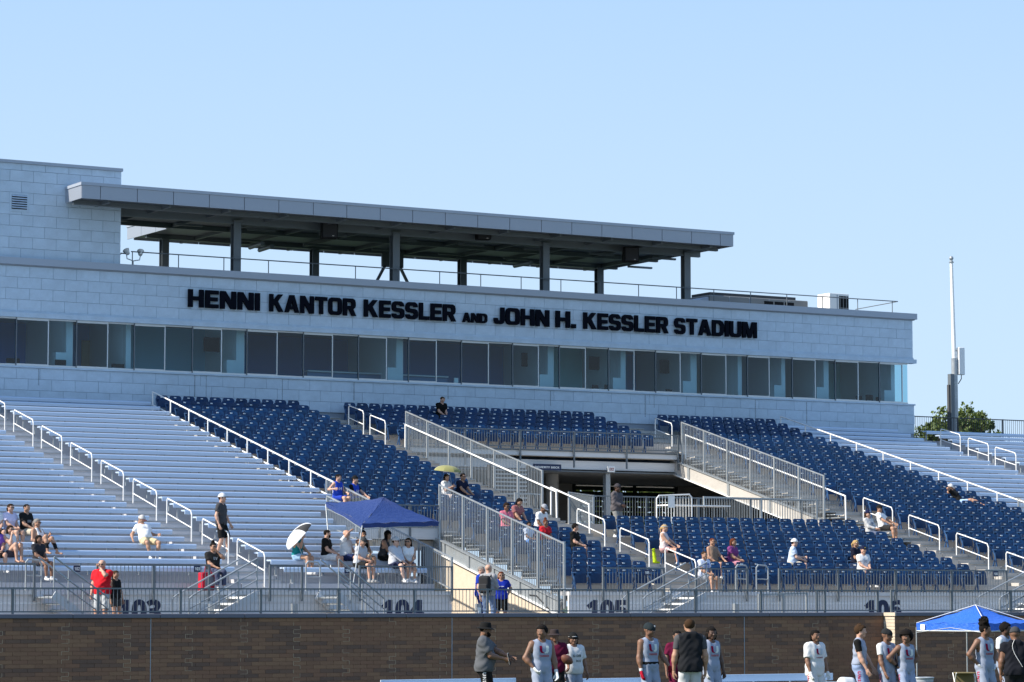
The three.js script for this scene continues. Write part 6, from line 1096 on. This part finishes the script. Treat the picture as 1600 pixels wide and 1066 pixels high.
{ // football
  const r = ray(886, 1031).multiplyScalar(55.6), b = thing('football', 'brown leather football held beside the white-gloved player', 'ball', [r.x, r.y + EYE, r.z]); b.rotation.z = -0.5;
  const pts = []; for (let i = 0; i <= 16; i++) { const t = i / 16 * 2 - 1; pts.push(new THREE.Vector2(0.086 * Math.pow(Math.max(0, 1 - t * t), 0.72) + 0.001, t * 0.142)); }
  mesh('leather', new THREE.LatheGeometry(pts, 20).rotateZ(Math.PI / 2), mat([0.16, 0.055, 0.03], 0.55, 0, { bumpMap: fineBump, bumpScale: 0.002 }), b);
  const la = new MB(); for (let i = -3; i <= 3; i++) la.box(i * 0.014 - 0.003, 0.082, -0.014, i * 0.014 + 0.003, 0.09, 0.014); la.box(-0.05, 0.084, -0.003, 0.05, 0.089, 0.003).build('laces', M.white, b);
}
{ // backpack
  const o = scene.children.find(c => c.userData.label && c.userData.label.startsWith('bald man in a grey top')), back = V(0, 1.18, -0.25).multiplyScalar(o.scale.x).applyAxisAngle(V(0, 1, 0), o.rotation.y).add(o.position);
  const b = thing('backpack', 'dark grey backpack on the back of the bald man in jeans', 'backpack', back, o.rotation.y);
  mesh('bag', new RoundedBoxGeometry(0.34, 0.5, 0.2, 4, 0.08), clothMat([0.03, 0.03, 0.032]), b); mesh('pocket', new RoundedBoxGeometry(0.27, 0.24, 0.1, 3, 0.04).translate(0, -0.1, -0.1), clothMat([0.04, 0.04, 0.042]), b);
  for (const k of [-1, 1]) new MB().path([V(k * 0.12, 0.2, 0.08), V(k * 0.13, 0.27, 0.18), V(k * 0.14, 0.2, 0.37), V(k * 0.16, -0.05, 0.36), V(k * 0.15, -0.2, 0.1)], 0.018, 6).build('strap', clothMat([0.03, 0.03, 0.032]), b);
}
{ const p = atD(745.5, 953, WD + 0.2), c = thing('paper_cup', 'white paper cup standing on the wall coping by the men at the entrance', 'cup', [p.x, WTOP, -WD - 0.08]); mesh('cup', new THREE.CylinderGeometry(0.05, 0.036, 0.14, 14).translate(0, 0.07, 0), M.white, c); mesh('lid', new THREE.CylinderGeometry(0.047, 0.052, 0.016, 14).translate(0, 0.148, 0), M.white, c); }
{ // red and grey bag by the 103 stairs
  const p = atD(322, 915, FD + 0.45), b = thing('tote_bag', 'red and grey tote bag beside the woman in the black tee', 'bag', [p.x, FY, -FD - 0.45], 0.3);
  mesh('bag', new RoundedBoxGeometry(0.46, 0.5, 0.24, 3, 0.05).translate(0, 0.25, 0), clothMat([0.42, 0.02, 0.04]), b); mesh('panel', new RoundedBoxGeometry(0.3, 0.26, 0.03, 2, 0.012).translate(0.02, 0.26, 0.12), clothMat([0.2, 0.2, 0.24]), b);
  new MB().path([V(-0.12, 0.48, 0.06), V(-0.08, 0.7, 0.06), V(0.08, 0.7, 0.06), V(0.12, 0.48, 0.06)], 0.014, 6).build('handle', clothMat([0.42, 0.02, 0.04]), b);
}
for (const [px, lab] of [[40, 'the barefoot women'], [478, 'the white umbrella'], [1150, 'the woman in plum'], [1182, 'the light picket gate']]) { // stair-head loops on the front walkway
  const p = atD(px, 900, FD + 0.35), g = thing('stair_head_rail', 'grey pipe loop at the stair head nearest ' + lab, 'handrail', [p.x, FY, -FD - 0.35]);
  new MB().path([V(0, 0, 0), V(0, 0.74, 0), V(0.07, 0.82, 0), V(0.36, 0.80, 0), V(0.44, 0.70, 0), V(0.44, 0, 0)], 0.024).build('loop', M.galv, g); new MB().tube(V(0, 0.4, 0), V(0.44, 0.38, 0), 0.018).build('middle_rail', M.galv, g);
}
{ const p = onRow(1020.5, 14, -0.1), g = thing('lime_jacket', 'lime jacket hanging off the end chair by the aisle handrail', 'jacket', [p.x, p.y, p.z], 0.3); g.scale.setScalar(0.72); mesh('cloth', folds(netMesh([bone(V(0, 0.62, 0), V(0.02, 0.1, 0.06), 0.06, 0.09), bone(V(0.02, 0.08, 0.06), V(0.22, 0.05, 0.12), 0.06, 0.05)], 0.016, 0.04), 0.008), clothMat([0.42, 0.55, 0.02]), g); mesh('collar', new THREE.TorusGeometry(0.06, 0.018, 6, 14).rotateX(1.3).translate(0, 0.64, 0), clothMat([0.42, 0.55, 0.02]), g); }
// umbrellas
function umbrella(label, c, axis, R, depth, cols, handTo) {
  const u = thing('umbrella', label, 'umbrella', c), q = new THREE.Quaternion().setFromUnitVectors(V(0, 1, 0), axis.clone().normalize()), N = 8;
  for (let i = 0; i < N; i++) {
    const pos = [], idx = [], S = 6, W = 4;
    for (let a = 0; a <= S; a++) for (let b = 0; b <= W; b++) { const t = a / S, th = (i + b / W) / N * 6.2832, sag = 1 - 0.05 * t * Math.sin(b / W * Math.PI); const p = V(Math.cos(th) * R * Math.sin(t * 1.45) / Math.sin(1.45) * sag, -depth * (1 - Math.cos(t * 1.45)) / (1 - Math.cos(1.45)), Math.sin(th) * R * Math.sin(t * 1.45) / Math.sin(1.45) * sag).applyQuaternion(q); pos.push(p.x, p.y, p.z); }
    for (let a = 0; a < S; a++) for (let b = 0; b < W; b++) { const k = a * (W + 1) + b; idx.push(k, k + 1, k + W + 2, k, k + W + 2, k + W + 1); }
    const g = new THREE.BufferGeometry(); g.setAttribute('position', new THREE.Float32BufferAttribute(pos, 3)); g.setIndex(idx); g.computeVertexNormals();
    const m = new THREE.MeshPhysicalMaterial({ color: lin(...C3(cols[i % cols.length])), roughness: 0.8, side: THREE.DoubleSide, transmission: 0.18, thickness: 0 }); mesh('panel', g, m, u);
    const e = V(Math.cos(i / N * 6.2832) * R, -depth - 0.005, Math.sin(i / N * 6.2832) * R).applyQuaternion(q), h = V(0, -depth * 0.55, 0).applyQuaternion(q); new MB().tube(h, e, 0.004, 5).build('rib', M.galv, u);
  }
  new MB().tube(V(0, 0.04, 0).applyQuaternion(q), handTo.clone().sub(c), 0.009, 6).build('shaft', M.galv, u);
  return u;
}
{ // positions from the row they are held over
  const a = atD(462, 842, DN(16) + 0.1), b = atD(466, 880, DN(16)); umbrella('white and black umbrella tilted over the woman in teal', V(a.x - 0.10, a.y + 0.22, a.z + 0.05), V(-0.72, 0.66, -0.2), 0.52, 0.24, [0.8, 0.02, 0.8, 0.8], V(b.x + 0.1, b.y, b.z + 0.25));
  const w = scene.children.find(c => c.userData.label && c.userData.label.startsWith('woman in a white tee holding')), h = w.arms[-1].wr.clone().multiplyScalar(w.scale.x).applyAxisAngle(V(0, 1, 0), w.rotation.y).add(w.position), t = atD(700, 731, -h.z); umbrella('small yellow umbrella over the couple in the blue seats', V(t.x, t.y + 0.08, h.z), V(0.05, 1, 0.1), 0.46, 0.2, [[0.30, 0.29, 0.10]], h);
}
// pop-up tents
function tent(label, corners, apex, feet, col, valance, trim) { // corners FL FR BR BL
  const g = thing('popup_tent', label, 'tent'), m = new THREE.MeshPhysicalMaterial({ color: lin(...col), roughness: 0.6, side: THREE.DoubleSide, transmission: 0.08, thickness: 0, bumpMap: fabricBump, bumpScale: 0.01 });
  for (let i = 0; i < 4; i++) {
    const a = corners[i], b = corners[(i + 1) % 4], S = 10, pos = [], uv = [], idx = [];
    for (let s = 0; s <= S; s++) for (let t = 0; t <= S; t++) { const p = a.clone().lerp(b, t / S).lerp(apex, s / S); const w = (1 - s / S) * (s / S); p.y -= w * 0.22 + Math.sin(t * 2.6 + i * 2 + s) * 0.016 * (1 - s / S) + Math.sin(t * 1.3 + s * 2.1 + i) * 0.012; pos.push(p.x, p.y, p.z); uv.push(t / S * 3, s / S * 2); }
    for (let s = 0; s < S; s++) for (let t = 0; t < S; t++) { const k = s * (S + 1) + t; idx.push(k, k + 1, k + S + 2, k, k + S + 2, k + S + 1); }
    const q = new THREE.BufferGeometry(); q.setAttribute('position', new THREE.Float32BufferAttribute(pos, 3)); q.setAttribute('uv', new THREE.Float32BufferAttribute(uv, 2)); q.setIndex(idx); q.computeVertexNormals(); mesh('roof_panel', q, m, g);
    const vp = [], vi = [], vu = []; for (let t = 0; t <= S; t++) { const p = a.clone().lerp(b, t / S); const j = Math.sin(t * 2.6 + i * 2) * 0.016; vp.push(p.x, p.y - j, p.z, p.x, p.y - valance - j * 0.5, p.z); vu.push(t / 3, 0, t / 3, 0.3); } for (let t = 0; t < S; t++) { const k = t * 2; vi.push(k, k + 1, k + 3, k, k + 3, k + 2); }
    const vq = new THREE.BufferGeometry(); vq.setAttribute('position', new THREE.Float32BufferAttribute(vp, 3)); vq.setAttribute('uv', new THREE.Float32BufferAttribute(vu, 2)); vq.setIndex(vi); vq.computeVertexNormals(); mesh('valance', vq, m, g);
    if (trim) { new MB().tube(a.clone().add(V(0, 0.005, 0)), apex.clone().add(V(0, 0.01, 0)), 0.012, 6).build('trim', M.white, g); new MB().tube(a.clone().add(V(0, -valance, 0)), b.clone().add(V(0, -valance, 0)), 0.012, 6).build('trim', M.white, g); }
    new MB().tube(a.clone().add(V(0, -valance * 0.5, 0)), feet[i], 0.019, 8).build('leg', M.galv, g);
    new MB().tube(a.clone().add(V(0, -valance - 0.05, 0)), a.clone().lerp(b, 0.5).add(V(0, -0.12, 0)), 0.011, 6).tube(b.clone().add(V(0, -valance - 0.05, 0)), a.clone().lerp(b, 0.5).add(V(0, -0.12, 0)), 0.011, 6).build('truss', M.galv, g);
  }
  return g;
}
{
  const fl = atD(566, 818, 74.6), fr = atD(686, 815, 74.8), bl = atD(509, 785, 77.6), br = atX(625, 790, fr.x), ap = atD(600, 777, 76.2);
  tent('navy pop-up tent pitched over the seated group on the lower benches', [fl, fr, V(fr.x - 0.1, bl.y - 0.02, bl.z - 0.1), bl], ap, [V(fl.x - 0.42, FY, fl.z + 0.2), V(fr.x + 0.02, FY, fr.z + 0.1), V(fr.x - 0.1, TN(13), -DN(13)), V(bl.x - 0.46, TN(15), -DN(15) + 0.2)], [0.008, 0.034, 0.17], 0.13, false);
  // square pitch on the field, one corner towards the camera side
  const d = 82, r = 93 / F * d, Mc = ray(1525, 974).multiplyScalar(d), fh = V(Math.sin(AL), 0, -Math.cos(AL)); Mc.y += EYE;
  const A = Mc.clone().addScaledVector(RGT, -r), B = Mc.clone().addScaledVector(fh, -r), Cc = Mc.clone().addScaledVector(RGT, r), Dd = Mc.clone().addScaledVector(fh, r);
  const c4 = [A, B, Cc, Dd], ap2 = Mc.clone(); ap2.y = ray(1525, 946).multiplyScalar(d).y + EYE;
  const t = tent('bright blue pop-up tent with white edging on the field', c4, ap2, c4.map(p => V(p.x, GY(p.z), p.z)), [0.015, 0.13, 0.62], 0.21, true);
  const e = A.clone().lerp(B, 0.1), dv = B.clone().sub(A).normalize(), nn = new THREE.Vector3().crossVectors(dv, V(0, 1, 0)).normalize(); if (nn.z < 0) nn.negate();
  new MB().obox(e.clone().add(V(0, -0.105, 0)).addScaledVector(nn, 0.025), dv.clone().multiplyScalar(0.075), V(0, 0.075, 0), nn.clone().multiplyScalar(0.003)).build('badge', M.white, t);
}
// sideline furniture
for (const [p0, p1, y, lab] of [[600, 812, 1063, 'long white team bench behind the bucket-hat coach'], [905, 1010, 1061, 'white team bench behind the player in red gloves'], [1118, 1308, 1055, 'long white team bench behind the long-haired player']]) {
  const D = 66.5, a = atD(p0, y, D), b = atD(p1, y, D), gy = GY(-D), g = thing('team_bench', lab, 'bench', [a.x, gy, -D]), L = b.x - a.x, h = a.y - gy;
  mesh('backrest', new RoundedBoxGeometry(L, 0.2, 0.04, 1, 0.012).translate(L / 2, h - 0.1, -0.2), M.alu, g); mesh('seat', new RoundedBoxGeometry(L, 0.05, 0.3, 1, 0.012).translate(L / 2, Math.max(0.3, h - 0.45), 0), M.alu, g);
  for (let i = 0; i <= 3; i++) { const x = 0.2 + (L - 0.4) * i / 3, s = Math.max(0.3, h - 0.45); new MB().rbar(V(x, 0, -0.24), V(x, h - 0.03, -0.24), 0.04, 0.05).rbar(V(x, 0, 0.12), V(x, s - 0.025, 0.1), 0.04, 0.05).rbar(V(x, s - 0.05, -0.22), V(x, s - 0.05, 0.12), 0.04, 0.04).build('leg', M.galv, g); }
}
for (const [px, y, lab] of [[1441, 1057, 'grey ribbed bin by the wall behind the afro player']]) { const p = atD(px, y, 64), g = thing('litter_bin', lab, 'bin', [p.x, GY(-64), -64]); p.y -= GY(-64); mesh('drum', new THREE.CylinderGeometry(0.3, 0.25, p.y - 0.06, 20).translate(0, (p.y - 0.06) / 2, 0), M.dark, g); mesh('rim', new THREE.TorusGeometry(0.31, 0.025, 8, 24).rotateX(Math.PI / 2).translate(0, p.y - 0.045, 0), M.galv, g); mesh('liner', new THREE.CylinderGeometry(0.312, 0.306, 0.1, 20, 1, true).translate(0, p.y - 0.1, 0), new THREE.MeshStandardMaterial({ color: lin(0.4, 0.42, 0.45), roughness: 0.4, side: THREE.DoubleSide }), g); }
{ const p = atD(1322, 1058, 66), gy = GY(-66), h = p.y - gy, g = thing('equipment_sack', 'white equipment sack standing behind the black-sleeved player', 'sack', [p.x, gy, -66]); mesh('sack', netMesh([bone(V(-0.12, 0.18, 0), V(0.14, 0.18, 0), 0.19, 0.18), bone(V(-0.1, h * 0.55, 0), V(0.12, h * 0.52, 0), 0.17, 0.16), bone(V(-0.16, h - 0.08, 0), V(0.2, h - 0.1, 0), 0.07, 0.08)], 0.03, 0.08), M.white, g); mesh('tie', new THREE.TorusGeometry(0.16, 0.012, 6, 16).rotateX(Math.PI / 2).translate(0.02, h - 0.17, 0), M.galv, g); }
{ const p = atD(1508, 1052, 57), g = thing('folding_chair', 'tan folding chair at the foot of the bright blue tent', 'chair', [p.x, 0, -57], -0.5), tan = clothMat([0.20, 0.16, 0.08]); mesh('backrest', new RoundedBoxGeometry(0.5, 0.3, 0.025, 1, 0.01).translate(0, p.y - 0.15, -0.22), tan, g); mesh('seat', new RoundedBoxGeometry(0.48, 0.03, 0.42, 1, 0.01).translate(0, 0.44, 0), tan, g); for (const k of [-1, 1]) new MB().tube(V(k * 0.26, 0, 0.24), V(k * 0.26, p.y, -0.22), 0.014).build('leg', M.white, g), new MB().tube(V(k * 0.25, 0, -0.26), V(k * 0.25, 0.44, 0.2), 0.014).build('leg', M.white, g); }

// ---------------------------------------------------------------- mast, trees and hedge behind
{
  const b = atD(1493, 672, 103), m = thing('antenna_mast', 'tall white mast with a panel antenna behind the right benches', 'mast', [b.x, 0, -103]), y = py => atD(1493, py, 103).y, x = px => atD(px, 500, 103).x - b.x;
  new MB().tube(V(0.02, 0, 0), V(-0.01, y(560), 0), 0.16, 12, 0.14).build('lower_pole', M.galv, m); new MB().tube(V(-0.01, y(560), 0), V(-0.1, y(410), 0), 0.1, 12, 0.07).build('upper_pole', M.white, m);
  mesh('finial', new THREE.SphereGeometry(0.1, 12, 8).translate(-0.1, y(404), 0), M.galv, m); new MB().tube(V(-0.1, y(411), 0), V(-0.1, y(406), 0), 0.12, 10, 0.03).build('collar', M.galv, m);
  mesh('panel_antenna', new RoundedBoxGeometry(0.34, y(543) - y(586), 0.2, 2, 0.04).translate(0.28, (y(543) + y(586)) / 2, 0.1), M.white, m);
  new MB().box(-0.32, 0, -0.1, -0.12, y(585), 0.12).build('cable_trunk', M.steel, m); new MB().box(-0.4, y(672), -0.06, -0.32, y(602), 0.08).build('cable_tray', M.steelDark, m);
  new MB().path([V(0.3, y(586), 0.1), V(0.3, y(592), 0.1), V(0.12, y(600), 0.1)], 0.02, 6).build('cable', M.dark, m); for (const q of [548, 580]) new MB().box(0, y(q) - 0.03, 0, 0.2, y(q) + 0.03, 0.1).build('bracket', M.galv, m);
}
const leafM = [[0.11, 0.16, 0.022], [0.15, 0.20, 0.03], [0.07, 0.11, 0.018]].map(c => new THREE.MeshPhysicalMaterial({ color: lin(...c), roughness: 0.75, side: THREE.DoubleSide, transmission: 0.3, thickness: 0 }));
function tree(label, x, z, h, R, clumps, leaves) {
  const t = thing('leafy_tree', label, 'tree', [x, 0, z], 0, 'trees behind the stands'), tr = new MB().tube(V(0, 0, 0), V(0.1, h * 0.55, 0), 0.2, 9, 0.12), L = [[], [], []];
  for (let c = 0; c < clumps; c++) {
    const a = rr(0, 6.28), e = rr(-0.3, 1.4), d = R * rr(0.3, 1.15), p = V(Math.cos(a) * Math.cos(e) * d, h - R + Math.sin(e) * d, Math.sin(a) * Math.cos(e) * d * 0.9), cr = R * rr(0.16, 0.4);
    tr.tube(V(0.1, h * 0.5, 0), p, 0.05, 5, 0.015);
    for (let i = 0; i < leaves; i++) { const q = p.clone().add(V(rr(-1, 1), rr(-1, 1), rr(-1, 1)).normalize().multiplyScalar(cr * Math.sqrt(rnd()))), s = rr(0.06, 0.11), u = V(rr(-1, 1), rr(-1, 1), rr(-1, 1)).normalize(), v = V(rr(-1, 1), rr(-1, 1), rr(-1, 1)).cross(u).normalize(); L[Math.floor(rnd() * 3)].push(q.clone().addScaledVector(u, s), q.clone().addScaledVector(v, s * 0.6), q.clone().addScaledVector(u, -s), q.clone().addScaledVector(v, -s * 0.6)); }
  }
  tr.build('trunk', mat([0.07, 0.05, 0.035], 0.95), t);
  L.forEach((q, k) => { const g = new THREE.BufferGeometry(), ix = []; for (let i = 0; i < q.length; i += 4) ix.push(i, i + 1, i + 2, i, i + 2, i + 3); g.setAttribute('position', new THREE.Float32BufferAttribute(q.flatMap(p => [p.x, p.y, p.z]), 3)); g.setIndex(ix); g.computeVertexNormals(); mesh('crown', g, leafM[k], t); });
}
for (const [px, py, D, R, lab] of [[1490, 636, 112, 1.15, 'green tree whose top shows behind the mast'], [1455, 664, 113, 0.9, 'green tree top left of the mast through the dark fence'], [1535, 655, 114, 1.0, 'rounded green tree top to the right of the mast'], [1512, 648, 116, 1.0, 'low green tree close behind the mast']]) { const p = atD(px, py, D); tree(lab, p.x, -D, p.y + 0.1, R, 26, 70); }
{ // hedge seen through the portal
  const h = thing('hedge', 'sunlit green hedge at the back of the portal', 'hedge', [67.5, Y(2.4), -112.5]);
  new MB().tube(V(1, 0, -0.5), V(1.3, 2.4, -0.5), 0.05, 6, 0.02).tube(V(4, 0, -0.6), V(3.6, 2.8, -0.6), 0.05, 6, 0.02).tube(V(7, 0, -0.5), V(7.4, 2.6, -0.6), 0.05, 6, 0.02).build('stems', mat([0.12, 0.09, 0.06], 0.95), h);
  const pos = [], ix = []; for (let i = 0; i < 16000; i++) { const q = V(rr(0, 9.5), (i % 2 ? rr(0, 1.1) : rr(0, 4.1)), rr(-1.6, 0.1)), s = rr(0.09, 0.16), u = V(rr(-1, 1), rr(-1, 1), rr(-1, 1)).normalize(), v = V(rr(-1, 1), rr(-1, 1), rr(-1, 1)).cross(u).normalize(); const k = pos.length / 3; for (const p of [q.clone().addScaledVector(u, s), q.clone().addScaledVector(v, s * 0.6), q.clone().addScaledVector(u, -s), q.clone().addScaledVector(v, -s * 0.6)]) pos.push(p.x, p.y, p.z); ix.push(k, k + 1, k + 2, k, k + 2, k + 3); }
  const g = new THREE.BufferGeometry(); g.setAttribute('position', new THREE.Float32BufferAttribute(pos, 3)); g.setIndex(ix); g.computeVertexNormals(); mesh('foliage', g, leafM[1], h, 'stuff');
}
placeSeats(OCC);
scene.traverse(o => { delete o.arms; delete o.T; delete o.hm; if (o.isMesh) { o.castShadow = true; o.receiveShadow = true; } });
renderer.setSize(1024, 682);
renderer.render(scene, camera);
